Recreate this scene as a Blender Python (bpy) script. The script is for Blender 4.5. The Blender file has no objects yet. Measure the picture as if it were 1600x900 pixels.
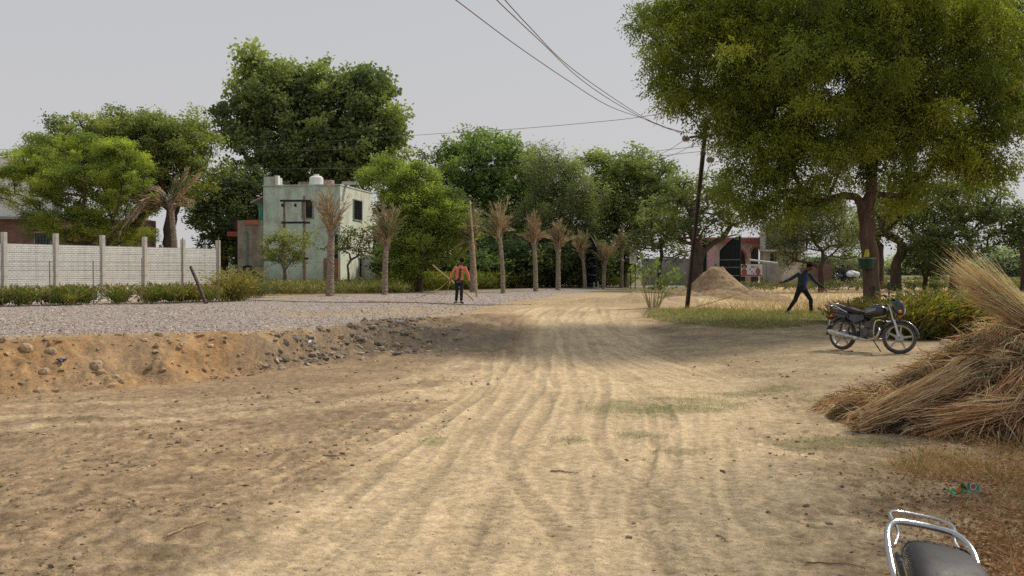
import bpy, bmesh, math, random
import numpy as np
from mathutils import Vector, Matrix
random.seed(7)
RNG = np.random.default_rng(11)
SC = bpy.context.scene
COL = SC.collection
PI = math.pi
F = 1555.0
CAMZ = 1.8
TH = math.atan(30/1555.0)

# ---------------------------------------------------------------- basics
def ray(px, py):
    u = (px-800)/F; v = (450-py)/F
    return (u, math.cos(TH)+v*math.sin(TH), v*math.cos(TH)-math.sin(TH))
def at(px, py, Y):
    r = ray(px, py); k = Y/r[1]
    return Vector((r[0]*k, Y, CAMZ+r[2]*k))
def X(px, Y): return (px-800)/F*Y
def Zp(py, Y): return at(800, py, Y).z

def _h(ix, iy, seed):
    n = (ix*374761393 + iy*668265263 + seed*974711) & 0x7fffffff
    n = (n ^ (n >> 13))*1274126177 & 0x7fffffff
    n = n ^ (n >> 16)
    return (n & 0xffff)/65535.0
def vn(x, y, seed=0):
    x = np.asarray(x, float); y = np.asarray(y, float)
    x0 = np.floor(x).astype(np.int64); y0 = np.floor(y).astype(np.int64)
    fx = x-x0; fy = y-y0
    fx = fx*fx*(3-2*fx); fy = fy*fy*(3-2*fy)
    a = _h(x0, y0, seed); b = _h(x0+1, y0, seed); c = _h(x0, y0+1, seed); d = _h(x0+1, y0+1, seed)
    return (a+(b-a)*fx)*(1-fy)+(c+(d-c)*fx)*fy
def fbm(x, y, s, seed=0, o=4, g=.5):
    t = 0; a = 1.; n = 0
    for i in range(o):
        t = t+a*(vn(x/s+17.3*i, y/s+9.1*i, seed+i)-.5)*2; n += a
        a *= g; s = s/2.03
    return t/n
def ss(a, b, x):
    t = np.clip((np.asarray(x, float)-a)/(b-a), 0, 1); return t*t*(3-2*t)

LOX = [-60, -12, -7, -5.5, -4.2, -3.1, -2.2, -1.2, .5, 5, 7, 9, 14, 60]
LOY = [-8, 11.2, 13.7, 15.5, 17.6, 19.8, 20.8, 19.5, 18.2, 19, 22, 23, 23.4, 25]
HIX = [-60, -12, -8.1, -6.2, -4.4, -3.3, -1.1, 1, 4, 6, 9, 14, 60]
HIY = [-6.4, 12.8, 15.3, 17.2, 19.1, 24.0, 28.6, 34, 34, 29, 26.5, 26.5, 29]
def bank(x, y):
    w = fbm(x, y, 1.7, 5, 3)*.45+fbm(x, y, .5, 6, 2)*.15
    lo = np.interp(x, LOX, LOY)+w; hi = np.interp(x, HIX, HIY)+w*.6
    return np.clip((y-lo)/np.maximum(hi-lo, .4), 0, 1)
def base_h(x, y):
    t = bank(x, y); t = t*t*(3-2*t)
    zp = .5+.22*ss(-1, -8, x)*ss(36, 20, y)-.08*ss(4, 9, x)
    z = zp*t+(1-t)*.16*ss(3, 7, x)*ss(10, 17, y)
    z = z+.16*fbm(x, y, 9, 31, 2)*ss(3, 9, y)*ss(200, 60, y)*.5*(1-.5*t)
    return z
def hgt(x, y):
    s = np.ndim(x) == 0
    x = np.atleast_1d(np.asarray(x, float)); y = np.atleast_1d(np.asarray(y, float))
    r = base_h(x, y)
    return float(r[0]) if s else r
def gp(px, py):
    """world point where the ray meets the ground"""
    r = ray(px, py)
    if 'GD' not in _gpc: _gpc['GD'] = np.geomspace(2.2, 300, 900)
    k = _gpc['GD']/r[1]
    below = CAMZ+r[2]*k <= hgt(r[0]*k, r[1]*k)
    i = int(np.argmax(below)) if below.any() else 899
    a_ = k[max(i-1, 0)]; b_ = k[i]; kk = np.linspace(a_, b_, 12)
    bl = CAMZ+r[2]*kk <= hgt(r[0]*kk, r[1]*kk); i = int(np.argmax(bl)) if bl.any() else 11
    q = float(kk[i]); x = r[0]*q; y = r[1]*q
    return Vector((x, y, hgt(x, y)))
_gpc = {}

# ---------------------------------------------------------------- objects
def finish(o, parent=None):
    COL.objects.link(o)
    if parent is not None: o.parent = parent
    return o
def npmesh(name, V, Fc, mat, parent=None, col=None, smooth=False, attrs=None, k=None):
    """V (n,3), Fc (m,k) index array"""
    V = np.asarray(V, np.float32).reshape(-1, 3); Fc = np.asarray(Fc, np.int32)
    me = bpy.data.meshes.new(name)
    m, k = Fc.shape
    me.vertices.add(len(V)); me.vertices.foreach_set('co', V.ravel())
    me.loops.add(m*k); me.loops.foreach_set('vertex_index', Fc.ravel())
    me.polygons.add(m); me.polygons.foreach_set('loop_start', np.arange(0, m*k, k, dtype=np.int32))
    me.update(calc_edges=True)
    me.polygons.foreach_set('use_smooth', np.full(m, smooth))
    if col is not None:
        c = np.ones((len(V), 4), np.float32); c[:, :3] = col
        me.attributes.new('Col', 'FLOAT_COLOR', 'POINT').data.foreach_set('color', c.ravel())
    for an, av in (attrs or {}).items():
        me.attributes.new(an, 'FLOAT', 'POINT').data.foreach_set('value', np.asarray(av, np.float32).ravel())
    me.materials.append(mat)
    return finish(bpy.data.objects.new(name, me), parent)
def tag(o, label=None, cat=None, group=None, kind=None):
    if label: o['label'] = label
    if cat: o['category'] = cat
    if group: o['group'] = group
    if kind: o['kind'] = kind
    return o
def thing(name, label, cat, loc=(0, 0, 0), rz=0, group=None):
    o = bpy.data.objects.new(name, None); o.empty_display_size = .3
    o.location = loc; o.rotation_euler = (0, 0, rz); COL.objects.link(o)
    return tag(o, label, cat, group)
def copy_tree(o, parent=None):
    c = o.copy(); COL.objects.link(c); c.parent = parent
    for ch in [q for q in bpy.data.objects if q.parent == o]: copy_tree(ch, c)
    return c

class MB:
    """collects boxes, tubes, lathes into one mesh"""
    def __init__(s): s.v = []; s.f = []; s.n = 0; s.c = []
    def add(s, v, f):
        s.v.extend([tuple(p) for p in v]); s.f.extend([tuple(i+s.n for i in q) for q in f]); s.n += len(v); return s
    def box(s, x0, x1, y0, y1, z0, z1, M=None):
        v = [(x, y, z) for z in (z0, z1) for x, y in ((x0, y0), (x1, y0), (x1, y1), (x0, y1))]
        if M is not None: v = [M @ Vector(p) for p in v]
        return s.add(v, [(3, 2, 1, 0), (4, 5, 6, 7), (0, 1, 5, 4), (1, 2, 6, 5), (2, 3, 7, 6), (3, 0, 4, 7)])
    def prism(s, pts, y0, y1, M=None):
        """pts in xz plane extruded in y"""
        n = len(pts); v = [(p[0], y0, p[1]) for p in pts]+[(p[0], y1, p[1]) for p in pts]
        if M is not None: v = [M @ Vector(p) for p in v]
        f = [tuple(range(n)), tuple(range(2*n-1, n-1, -1))]+[(i, i+n, (i+1) % n+n, (i+1) % n) for i in range(n)]
        return s.add(v, f)
    def tube(s, pts, r, n=8, cap=True):
        P = [Vector(p) for p in pts]; m = len(P)
        R = r if isinstance(r, (list, tuple)) else [r]*m
        v = []; f = []
        t0 = (P[1]-P[0]).normalized()
        a = t0.orthogonal().normalized()
        for i in range(m):
            t = (P[min(i+1, m-1)]-P[max(i-1, 0)])
            t = t.normalized() if t.length > 1e-9 else t0
            a = (a-t*a.dot(t)).normalized(); b = t.cross(a)
            for k in range(n):
                w = 2*PI*k/n; v.append(P[i]+(a*math.cos(w)+b*math.sin(w))*R[i])
        for i in range(m-1):
            for k in range(n):
                f.append((i*n+k, i*n+(k+1) % n, (i+1)*n+(k+1) % n, (i+1)*n+k))
        if cap: f.append(tuple(range(n-1, -1, -1))); f.append(tuple((m-1)*n+k for k in range(n)))
        return s.add(v, f)
    def ell(s, c, r, nu=12, nv=8, M=None):
        v = []; f = []
        c = Vector(c)
        for j in range(nv+1):
            ph = PI*j/nv
            for i in range(nu):
                th = 2*PI*i/nu
                p = Vector((r[0]*math.sin(ph)*math.cos(th), r[1]*math.sin(ph)*math.sin(th), r[2]*math.cos(ph)))
                if M is not None: p = M @ p
                v.append(c+p)
        for j in range(nv):
            for i in range(nu):
                f.append((j*nu+i, (j+1)*nu+i, (j+1)*nu+(i+1) % nu, j*nu+(i+1) % nu))
        return s.add(v, f)
    def lathe(s, prof, c=(0, 0, 0), axis='z', n=20):
        v = []; f = []
        for (r, h) in prof:
            for k in range(n):
                w = 2*PI*k/n; a = r*math.cos(w); b = r*math.sin(w)
                p = {'z': (a, b, h), 'y': (a, h, b), 'x': (h, a, b)}[axis]
                v.append((c[0]+p[0], c[1]+p[1], c[2]+p[2]))
        m = len(prof)
        for i in range(m-1):
            for k in range(n): f.append((i*n+k, i*n+(k+1) % n, (i+1)*n+(k+1) % n, (i+1)*n+k))
        return s.add(v, f)
    def loft(s, secs, cap=True):
        """secs: list of rings with the same number of points"""
        n = len(secs[0]); v = [p for q in secs for p in q]; f = []
        for i in range(len(secs)-1):
            for k in range(n): f.append((i*n+k, i*n+(k+1) % n, (i+1)*n+(k+1) % n, (i+1)*n+k))
        if cap: f.append(tuple(range(n-1, -1, -1))); f.append(tuple((len(secs)-1)*n+k for k in range(n)))
        return s.add(v, f)
    def build(s, name, mat, parent=None, smooth=False, bevel=0, sub=0, remesh=0, smoothmod=0):
        me = bpy.data.meshes.new(name); me.from_pydata([tuple(p) for p in s.v], [], s.f)
        bm = bmesh.new(); bm.from_mesh(me)
        bmesh.ops.remove_doubles(bm, verts=bm.verts, dist=1e-5)
        bmesh.ops.recalc_face_normals(bm, faces=bm.faces); bm.to_mesh(me); bm.free()
        me.polygons.foreach_set('use_smooth', [bool(smooth)]*len(me.polygons))
        me.materials.append(mat)
        o = finish(bpy.data.objects.new(name, me), parent)
        if remesh:
            m = o.modifiers.new('r', 'REMESH'); m.mode = 'VOXEL'; m.voxel_size = remesh; m.use_smooth_shade = True
            m = o.modifiers.new('s', 'SMOOTH'); m.factor = .5; m.iterations = smoothmod or 3
        if bevel:
            m = o.modifiers.new('b', 'BEVEL'); m.width = bevel; m.segments = 2; m.limit_method = 'ANGLE'
        if sub:
            m = o.modifiers.new('u', 'SUBSURF'); m.levels = sub; m.render_levels = sub
        return o
def bez(pts, n=8):
    """catmull-rom through points"""
    P = [Vector(p) for p in pts]; out = []
    for i in range(len(P)-1):
        a = P[max(i-1, 0)]; b = P[i]; c = P[i+1]; d = P[min(i+2, len(P)-1)]
        for k in range(n):
            t = k/n
            out.append(.5*((2*b)+(c-a)*t+(2*a-5*b+4*c-d)*t*t+(3*b-a-3*c+d)*t**3))
    out.append(P[-1]); return out

# ---------------------------------------------------------------- materials
def newmat(name):
    m = bpy.data.materials.new(name); m.use_nodes = True
    nt = m.node_tree; nt.nodes.clear()
    out = nt.nodes.new('ShaderNodeOutputMaterial')
    b = nt.nodes.new('ShaderNodeBsdfPrincipled'); nt.links.new(b.outputs[0], out.inputs[0])
    return m, nt, b, out
def N(nt, t, **k):
    n = nt.nodes.new('ShaderNode'+t)
    for a, v in k.items():
        if a.startswith('i_'):
            key = a[2:]; key = int(key) if key.isdigit() else key
            n.inputs[key].default_value = v
        else: setattr(n, a, v)
    return n
def mixc(nt, fac, a, b, mode='MIX'):
    n = nt.nodes.new('ShaderNodeMix'); n.data_type = 'RGBA'; n.blend_type = mode
    for s, v in ((0, fac), (6, a), (7, b)):
        if hasattr(v, 'is_linked') or hasattr(v, 'links'): nt.links.new(v, n.inputs[s])
        else: n.inputs[s].default_value = v if s == 0 else (*v[:3], 1)
    return n.outputs[2]
def ramp(nt, src, stops):
    r = nt.nodes.new('ShaderNodeValToRGB'); nt.links.new(src, r.inputs[0])
    e = r.color_ramp.elements
    while len(e) < len(stops): e.new(.5)
    for q, (p, c) in zip(e, stops):
        q.position = p; q.color = (c, c, c, 1) if isinstance(c, (int, float)) else (*c, 1)
    return r.outputs[0]
def noise(nt, scale, detail=4, rough=.55, vec=None, dist=0):
    n = N(nt, 'TexNoise'); n.inputs['Scale'].default_value = scale; n.inputs['Detail'].default_value = detail
    n.inputs['Roughness'].default_value = rough; n.inputs['Distortion'].default_value = dist
    if vec is not None: nt.links.new(vec, n.inputs['Vector'])
    return n.outputs[0]
def coords(nt, world=False, scale=None):
    o = N(nt, 'NewGeometry').outputs['Position'] if world else N(nt, 'TexCoord').outputs['Object']
    if scale:
        m = N(nt, 'Mapping'); m.inputs['Scale'].default_value = scale
        nt.links.new(o, m.inputs[0]); o = m.outputs[0]
    return o
def bump(nt, b, h, strength=.3, dist=.02):
    n = N(nt, 'Bump'); n.inputs['Strength'].default_value = strength; n.inputs['Distance'].default_value = dist
    nt.links.new(h, n.inputs['Height']); nt.links.new(n.outputs[0], b.inputs['Normal'])
def M(name, c, rough=.7, metal=0, var=.25, scale=6, c2=None, bmp=0, stretch=None, spec=.3, coat=0):
    m, nt, b, out = newmat(name)
    v = coords(nt, scale=stretch)
    n1 = noise(nt, scale, 5, .6, v)
    a = tuple(x*(1-var) for x in c); bb = c2 or tuple(min(1, x*(1+var)) for x in c)
    r = ramp(nt, n1, [(.3, a), (.7, bb)])
    nt.links.new(r, b.inputs['Base Color'])
    b.inputs['Roughness'].default_value = rough; b.inputs['Metallic'].default_value = metal
    b.inputs['Specular IOR Level'].default_value = spec
    if coat: b.inputs['Coat Weight'].default_value = coat
    rr = ramp(nt, noise(nt, scale*3, 3, .6, v), [(.3, max(0, rough-.12)), (.7, min(1, rough+.12))])
    nt.links.new(rr, b.inputs['Roughness'])
    if bmp: bump(nt, b, noise(nt, scale*4, 6, .65, v), .6, bmp)
    return m
def leafmat(name, trans=.3, rough=.55, spec=.25):
    m, nt, b, out = newmat(name)
    a = N(nt, 'Attribute', attribute_name='Col')
    nt.links.new(a.outputs[0], b.inputs['Base Color'])
    b.inputs['Roughness'].default_value = rough; b.inputs['Specular IOR Level'].default_value = spec
    t = N(nt, 'BsdfTranslucent')
    g = mixc(nt, 1., a.outputs[0], (1.25, 1.35, .6), 'MULTIPLY'); nt.links.new(g, t.inputs[0])
    mx = N(nt, 'MixShader'); mx.inputs[0].default_value = trans
    nt.links.new(b.outputs[0], mx.inputs[1]); nt.links.new(t.outputs[0], mx.inputs[2])
    nt.links.new(mx.outputs[0], out.inputs[0])
    return m
LEAF = leafmat('foliage', .35)
STRAWM = leafmat('dry_stem', .12, .7)
BARK = M('bark', (.075, .055, .042), .9, var=.45, scale=3, stretch=(1.2, 1.2, .35), bmp=.05)
BARKR = M('reddish_bark', (.12, .075, .052), .9, var=.5, scale=5, stretch=(1.6, 1.6, .3), bmp=.08)
BARKG = M('pale_bark', (.16, .14, .11), .9, var=.35, scale=3, stretch=(1.2, 1.2, .4), bmp=.04)
# ---------------------------------------------------------------- camera, sky, sun
cam = bpy.data.cameras.new('camera'); co = bpy.data.objects.new('camera', cam); COL.objects.link(co)
co.location = (0, 0, CAMZ); co.rotation_euler = (PI/2-TH, 0, 0)
cam.sensor_width = 36; cam.lens = 35; cam.clip_end = 20000; cam.clip_start = .05
cam.dof.use_dof = True; cam.dof.focus_distance = 26; cam.dof.aperture_fstop = 6.3
SC.camera = co
SUN_AZ = math.radians(56)      # clockwise from the view direction (+y)
SUN_EL = math.radians(47)
w = bpy.data.worlds.new('World'); SC.world = w; w.use_nodes = True
nt = w.node_tree; nt.nodes.clear()
sky = N(nt, 'TexSky'); sky.sky_type = 'NISHITA'; sky.sun_disc = False
sky.sun_elevation = SUN_EL; sky.sun_rotation = SUN_AZ
sky.air_density = 1.0; sky.dust_density = 6; sky.ozone_density = 1
hs = N(nt, 'HueSaturation'); hs.inputs['Saturation'].default_value = .25
nt.links.new(sky.outputs[0], hs.inputs['Color'])
geo = N(nt, 'TexCoord'); sep = N(nt, 'SeparateXYZ'); nt.links.new(geo.outputs['Generated'], sep.inputs[0])
grad = ramp(nt, sep.outputs[2], [(0, (6.55, 6.4, 6.5)), (.10, (6.6, 6.5, 6.6)), (.32, (5.7, 5.95, 6.2)), (1., (5.3, 5.8, 6.4))])
hz = mixc(nt, .88, hs.outputs[0], grad)
bg = N(nt, 'Background'); bg.inputs[1].default_value = .095
nt.links.new(hz, bg.inputs[0])
wo = N(nt, 'OutputWorld'); nt.links.new(bg.outputs[0], wo.inputs[0])
sl = bpy.data.lights.new('sun', 'SUN'); sl.energy = 3.1; sl.angle = math.radians(9.); sl.color = (1, .9, .74)
so = bpy.data.objects.new('sun', sl); COL.objects.link(so)
sd = Vector((math.sin(SUN_AZ)*math.cos(SUN_EL), math.cos(SUN_AZ)*math.cos(SUN_EL), math.sin(SUN_EL)))
so.rotation_euler = sd.to_track_quat('Z', 'Y').to_euler(); so.location = sd*60
SC.view_settings.view_transform = 'Standard'; SC.view_settings.look = 'None'; SC.view_settings.exposure = 0
SC.cycles.use_denoising = False
SC.cycles.sample_clamp_indirect = 2.5; SC.cycles.max_bounces = 6; SC.cycles.transparent_max_bounces = 4; SC.cycles.diffuse_bounces = 3

# ---------------------------------------------------------------- ground
def inpoly(x, y, poly):
    r = np.zeros(x.shape, bool); n = len(poly)
    for i in range(n):
        x0, y0 = poly[i]; x1, y1 = poly[(i+1) % n]
        c = ((y0 > y) != (y1 > y)) & (x < (x1-x0)*(y-y0)/((y1-y0) if y1 != y0 else 1e-9)+x0)
        r ^= c
    return r
def wpoly(pts): return [(p.x, p.y) for p in (gp(*q) for q in pts)]

rows = list(np.arange(420.35, 424, .2))+list(np.arange(424, 440, .5))+list(np.arange(440, 905, 1.0))+list(np.geomspace(906, 3200, 50))
py = np.array(rows[::-1])
D = F*CAMZ/(py-420)
ucol = np.concatenate([-np.geomspace(3.5, .6, 18), np.linspace(-.595, .595, 900), np.geomspace(.6, 3.5, 18)])
UU, DD = np.meshgrid(ucol, D)
GX = (UU*DD).ravel(); GY = DD.ravel()
Z = hgt(GX, GY)
tb = bank(GX, GY)
slope = np.clip(4*tb*(1-tb), 0, 1)*ss(1.5, -2.5, GX)
near = ss(70, 30, GY)
# main wheel track band
CX = np.interp(GY, [0, 5.8, 10, 15.5, 21.5, 27, 40, 55], [-.6, .1, .75, 1.5, 1.15, 1.3, 3.0, 5.2])
HW = np.interp(GY, [0, 5.8, 10, 15, 21, 27, 40], [1.5, 1.75, 1.8, 2.3, 1.8, 2.0, 1.9])
lat = (GX-CX)/HW
edge = fbm(GX, GY, 1.3, 40, 3)*.35
trk = ss(1.25, .8, np.abs(lat)+edge)*ss(60, 45, GY)
rough = (1-trk)*near*ss(18, 0, np.abs(GX+1))
Z = Z+.034*fbm(GX, GY, 1.4, 1, 3)*near*(.12+.75*(1-trk))
r1 = fbm(GX, GY*.75, .34, 3, 4)
Z = Z+.05*np.abs(r1)*rough+.012*np.maximum(0, fbm(GX, GY, .13, 4, 3))*rough*ss(16, 9, GY)
# furrows left by the grader on the left ground (run left-right, slightly rising)
fur = vn((GX+GY*1.6)*.35, (GY-GX*.18)*3.2, 71)
Z = Z+.028*(fur+.8*vn((GX+GY*1.6)*.8, (GY-GX*.2)*8., 73))*rough*ss(0, -2, GX)*ss(16, 11, GY)
# bank face: clods and gullies
Z = Z+slope*(.20*fbm(GX, GY, .9, 12, 5)+.15*np.maximum(0, fbm(GX, GY, .26, 15, 3))-.10*np.abs(fbm(GX, GY*.4, .5, 16, 3)))
Z = Z+.03*np.maximum(0, fbm(GX, GY, .22, 19, 2))*ss(.02, .3, slope)
# small dirt heaps beside the ramp
for (hx, hy, hr, hh) in [(gp(990, 472).x, 37, 1.3, .38), (gp(940, 474).x, 38, 1.2, .22), (gp(905, 466).x, 42, 1.5, .15), (gp(1060, 466).x, 40, 2.2, .25), (gp(1030, 535).x, 23.5, 1.2, .1)]:
    d = np.sqrt(((GX-hx)/hr)**2+((GY-hy)/(hr*.9))**2)
    Z = Z+hh*np.exp(-d*d*1.6)*(1+.35*fbm(GX, GY, .5, 22, 3))
# ruts
def rutline(pts, off=0.):
    P = bez([(a, b, 0) for a, b in pts], 10); P = np.array([(p.x, p.y) for p in P])
    T = np.gradient(P, axis=0); T /= np.linalg.norm(T, axis=1)[:, None]
    return P+np.stack([T[:, 1], -T[:, 0]], 1)*off
PALE_ = np.zeros(GX.shape); RUT = np.zeros(GX.shape); RIDGE = np.zeros(GX.shape); TREAD = np.zeros(GX.shape)
sel = (GY < 48) & (np.abs(GX) < 9)
sx = GX[sel]; sy = GY[sel]
paths = [([(.35, 2), (.5, 5.8), (.75, 9), (1.2, 14), (.75, 20), (.6, 26), (1.8, 35), (4, 47)], .72, .17),
         ([(-2.6, 2), (-1.9, 6.2), (-1.35, 9), (-.75, 13.5), (-.35, 19), (-.1, 25), (1.5, 36)], .7, .2),
         ([(1.9, 2), (1.65, 5.8), (1.9, 9), (2.7, 13), (2.6, 18), (1.9, 25), (2.2, 35)], .66, .16),
         ([(-.6, 2), (-.2, 6), (.0, 10), (.3, 14), (.5, 19), (.9, 26), (2.5, 36)], .6, .14),
         ([(-9, 12.6), (-5, 12.7), (-2, 14.8), (-.2, 18.5), (.4, 24)], .6, .18),
         ([(-9, 11.3), (-5.5, 11.6), (-3, 13.0), (-1.2, 16.), (-.3, 21)], .5, .16),
         ([(8.5, 15.5), (5, 14.4), (2.9, 15.3), (1.7, 19), (1.4, 25)], .6, .15),
         ([(1.3, 3), (1.0, 7), (1.55, 10), (1.9, 14), (1.5, 20)], .12, .12),
         ([(-3.6, 3.), (-2.5, 6.5), (-1.5, 9.5), (-.6, 14), (-.2, 20), (.1, 28)], .14, .13),
         ([(-1.4, 2), (-.9, 6), (-.5, 10), (.1, 15), (.1, 21), (.6, 28), (2.2, 38)], .55, .15),
         ([(2.6, 3), (2.2, 7), (2.7, 10), (3.4, 13.5), (3.6, 17), (2.5, 23)], .5, .14),
         ([(.9, 2), (.9, 6), (.4, 10), (.9, 15), (1.3, 22), (1.6, 30), (3.6, 40), (6, 50)], .5, .16),
         ([(0, 20), (-.2, 24), (.3, 30), (2.2, 40), (4.6, 50)], .6, .17),
         ([(2.8, 22), (2.2, 26), (2.6, 32), (4.2, 40)], .5, .16)]
for pts, half, wd in paths:
    for sgn in (-1, 1):
        P = rutline(pts, half*sgn)
        best = np.full(sx.shape, 1e9); arc = np.zeros(sx.shape); acc = 0.; side = np.zeros(sx.shape)
        wob = fbm(sx, sy, 1.6, 50, 2)*.03
        for i in range(len(P)-1):
            a = P[i]; d = P[i+1]-a; L = float(np.hypot(*d))
            t = np.clip(((sx-a[0])*d[0]+(sy-a[1])*d[1])/(L*L), 0, 1)
            qx = sx-a[0]-t*d[0]; qy = sy-a[1]-t*d[1]
            dist = np.hypot(qx, qy)
            m = dist < best
            best[m] = dist[m]; arc[m] = acc+t[m]*L; side[m] = (qx*d[1]-qy*d[0])[m]/L
            acc += L
        best = np.abs(best+wob)
        on = .5+.6*fbm(sx, sy, 2.5, 60+int(half*9)+sgn, 2)
        if pts[0][0] == -9: PALE_[sel] += np.exp(-(best/.26)**2)*np.clip(on, 0, 1)
        g = 1/(1+(best/(wd*.5))**6)*np.clip(on, 0, 1)
        RUT[sel] += g
        RIDGE[sel] += np.exp(-((best-wd*.75)/(wd*.28))**2)*np.clip(on, 0, 1)
        TREAD[sel] += g*np.sin(arc*2*PI/.13+np.abs(side)*22)*ss(11, 8, sy)
rsc = (.4+.6*ss(5, 12, GY))*(.45+.55*trk); RUT = np.clip(RUT, 0, 1.3)*rsc; RIDGE = np.clip(RIDGE, 0, 1.3)*rsc; TREAD = TREAD*(.45+.55*trk)
Z = Z-.019*RUT+.015*RIDGE+.006*TREAD
latn = fbm(lat*2.2+3, GY*.05, .32, 180, 4)
latf = fbm(lat*2.+9, GY*.028, .075, 185, 3)
Z = Z+(.007*latn+.004*latf)*trk*ss(50, 36, GY)
patht = fbm(GX, GY, .12, 80, 2)
Z = Z+.004*patht*ss(14, 7, GY)

# colours (albedo)
def C(*c): return np.array(c, float)
def lerp(a, b, t): return a+(b-a)*t[:, None]
sand = C(.66, .505, .315); soil = C(.385, .275, .165); damp = C(.275, .205, .13); orange = C(.46, .30, .145)
grey = C(.22, .195, .16)
n_big = fbm(GX, GY, 3.3, 90, 4); n_mid = fbm(GX, GY, .8, 95, 4); n_sm = fbm(GX, GY*.7, .2, 99, 3)
c = np.tile(soil, (len(GX), 1))
c = lerp(c, damp, ss(-.02, .32, n_big+.6*n_mid)*.85)
c = lerp(c, orange, ss(.05, .5, -n_big+.35*n_mid)*.6*ss(1, -3, GX))
c = lerp(c, sand, ss(.08, .40, n_mid*.5-.3*n_big+.9*n_sm)*.42)
streak = fbm((GX+GY*1.3)*.22, (GY-GX*.22)*1.5, .55, 170, 4)
c = lerp(c, sand*1.0, ss(.12, .4, streak)*.38*near*(1-.5*trk))
c = lerp(c, damp*.85, ss(.12, .4, -streak)*.55*near*(1-.75*trk))
leftm = ss(-.95, -1.5, lat+edge)*ss(28, 22, GY)
c = lerp(c, C(.36, .25, .15), leftm*.6)
c = lerp(c, sand*1.0, trk*(.95-.12*ss(.0, .5, n_mid+.4*n_sm)))
c = lerp(c, sand*.74, ss(.06, .4, -latn)*trk*.28)
c = lerp(c, sand*.66, ss(.12, .45, -latf)*trk*.5)
c = lerp(c, sand*1.15, ss(.05, .4, latn)*trk*.3)
c = lerp(c, sand*1.15, np.clip(RIDGE*1.6, 0, 1)*.45)
c = lerp(c, sand*.60, np.clip(RUT*1.8, 0, 1)*.6*np.clip(.75+n_mid, 0, 1))
c = lerp(c, sand*.5, np.clip(-TREAD, 0, 1)*.5)
c = lerp(c, sand*1.02, np.clip(PALE_, 0, 1)*.65*(1-trk))
fine = fbm(GX, GY*.55, .075, 190, 3); c = c*(1+.55*np.clip(fine, -.7, .5)*ss(24, 7, GY)*(1-.75*trk))[:, None]
Z = Z+.0035*fine*ss(16, 6, GY)
# right hand yard: greyish trodden earth
yard = ss(2.5, 5, GX)*ss(26, 22, GY)
c = lerp(c, C(.42, .33, .21), yard*.6)
c = lerp(c, C(.54, .42, .26), yard*.5*ss(.0, .4, n_mid+.3*n_sm))
# bank face
bf = ss(.05, .35, slope)
c = lerp(c, C(.42, .25, .12)+0*c, bf*.9)
c = lerp(c, C(.235, .19, .14), bf*np.maximum(ss(-5.2, -4.0, GX+.8*n_mid), .55*ss(.7, .3, np.abs(GX+6.4+.6*n_mid)))*.8)
c = lerp(c, C(.50, .335, .18), bf*ss(.12, .4, n_sm+.5*n_mid)*.5)
c = lerp(c, C(.24, .165, .10), bf*ss(.12, .4, -n_sm-.4*n_mid)*.5)
# platform top
top = ss(.9, 1., tb)
c = lerp(c, C(.47, .35, .21), top*.8)
c = lerp(c, C(.40, .29, .17), top*ss(.0, .5, n_mid)*.5)
# gravel road
gpoly = wpoly([(-260, 486), (0, 474), (300, 470), (500, 464), (700, 456), (880, 449), (960, 447.5), (965, 452), (900, 458), (850, 464), (800, 471), (760, 479), (735, 487), (640, 497), (560, 506), (430, 517), (240, 521), (0, 527), (-260, 540)])
wx = GX+fbm(GX, GY, 1.2, 110, 3)*.5; wy = GY+fbm(GX, GY, 1.6, 111, 3)*1.2
grav = inpoly(wx, wy, gpoly).astype(float)
spoly = wpoly([(430, 489), (620, 482), (760, 478), (735, 486), (600, 495), (450, 497)])
grav = grav*(1-.8*inpoly(wx, wy, spoly))
grav = grav*(.75+.25*ss(-.5, .1, n_mid))
c = lerp(c, C(.42, .35, .305), grav*.92)
# stubble field
fpoly = wpoly([(1090, 478), (1230, 488), (1400, 486), (1900, 492), (2300, 445), (1700, 437.5), (1180, 438.5), (1140, 450)])
fld = inpoly(wx, wy, fpoly).astype(float)
c = lerp(c, C(.64, .50, .30), fld*.95)
c = lerp(c, C(.45, .30, .16), fld*ss(.1, .5, fbm(GX*.3, GY, 3, 120, 3))*.35)
c = lerp(c, C(.25, .24, .10), fld*ss(.25, .6, fbm(GX*.25, GY, 4, 125, 3))*.6)
# grass verge
vpoly = wpoly([(1005, 487), (1100, 483), (1300, 487), (1310, 508), (1180, 514), (1060, 505), (1010, 497)])
verge = inpoly(wx*1., wy, vpoly).astype(float)
c = lerp(c, C(.17, .18, .075), verge*.6)
# green film and patches on the yard
def patch(px, pyy, rx, ry, seed):
    p = gp(px, pyy); d = np.sqrt(((GX-p.x)/rx)**2+((GY-p.y)/ry)**2)+.5*fbm(GX, GY, .5, seed, 3)
    return ss(1, .4, d)
PATCH = [(980, 638, .8, 1.0), (1090, 628, .8, .9), (1165, 617, .55, .5), (1060, 706, .3, .25), (890, 688, .25, .3), (1060, 640, .9, .4), (1220, 610, .5, .6), (1290, 625, .5, .6), (1340, 690, .7, .4), (1250, 695, .5, .4), (680, 690, .2, .3), (1000, 680, .3, .3)]
for i, (a, b_, rx, ry) in enumerate(PATCH):
    c = lerp(c, C(.20, .195, .085), patch(a, b_, rx, ry, 130+i)*.5)
# reddish litter near the straw heap
lit = ss(.62, .9, (GX-.36*GY)/1.6+.35*n_mid)*ss(13, 10, GY)
c = lerp(c, C(.27, .17, .09), lit*.75)
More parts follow.
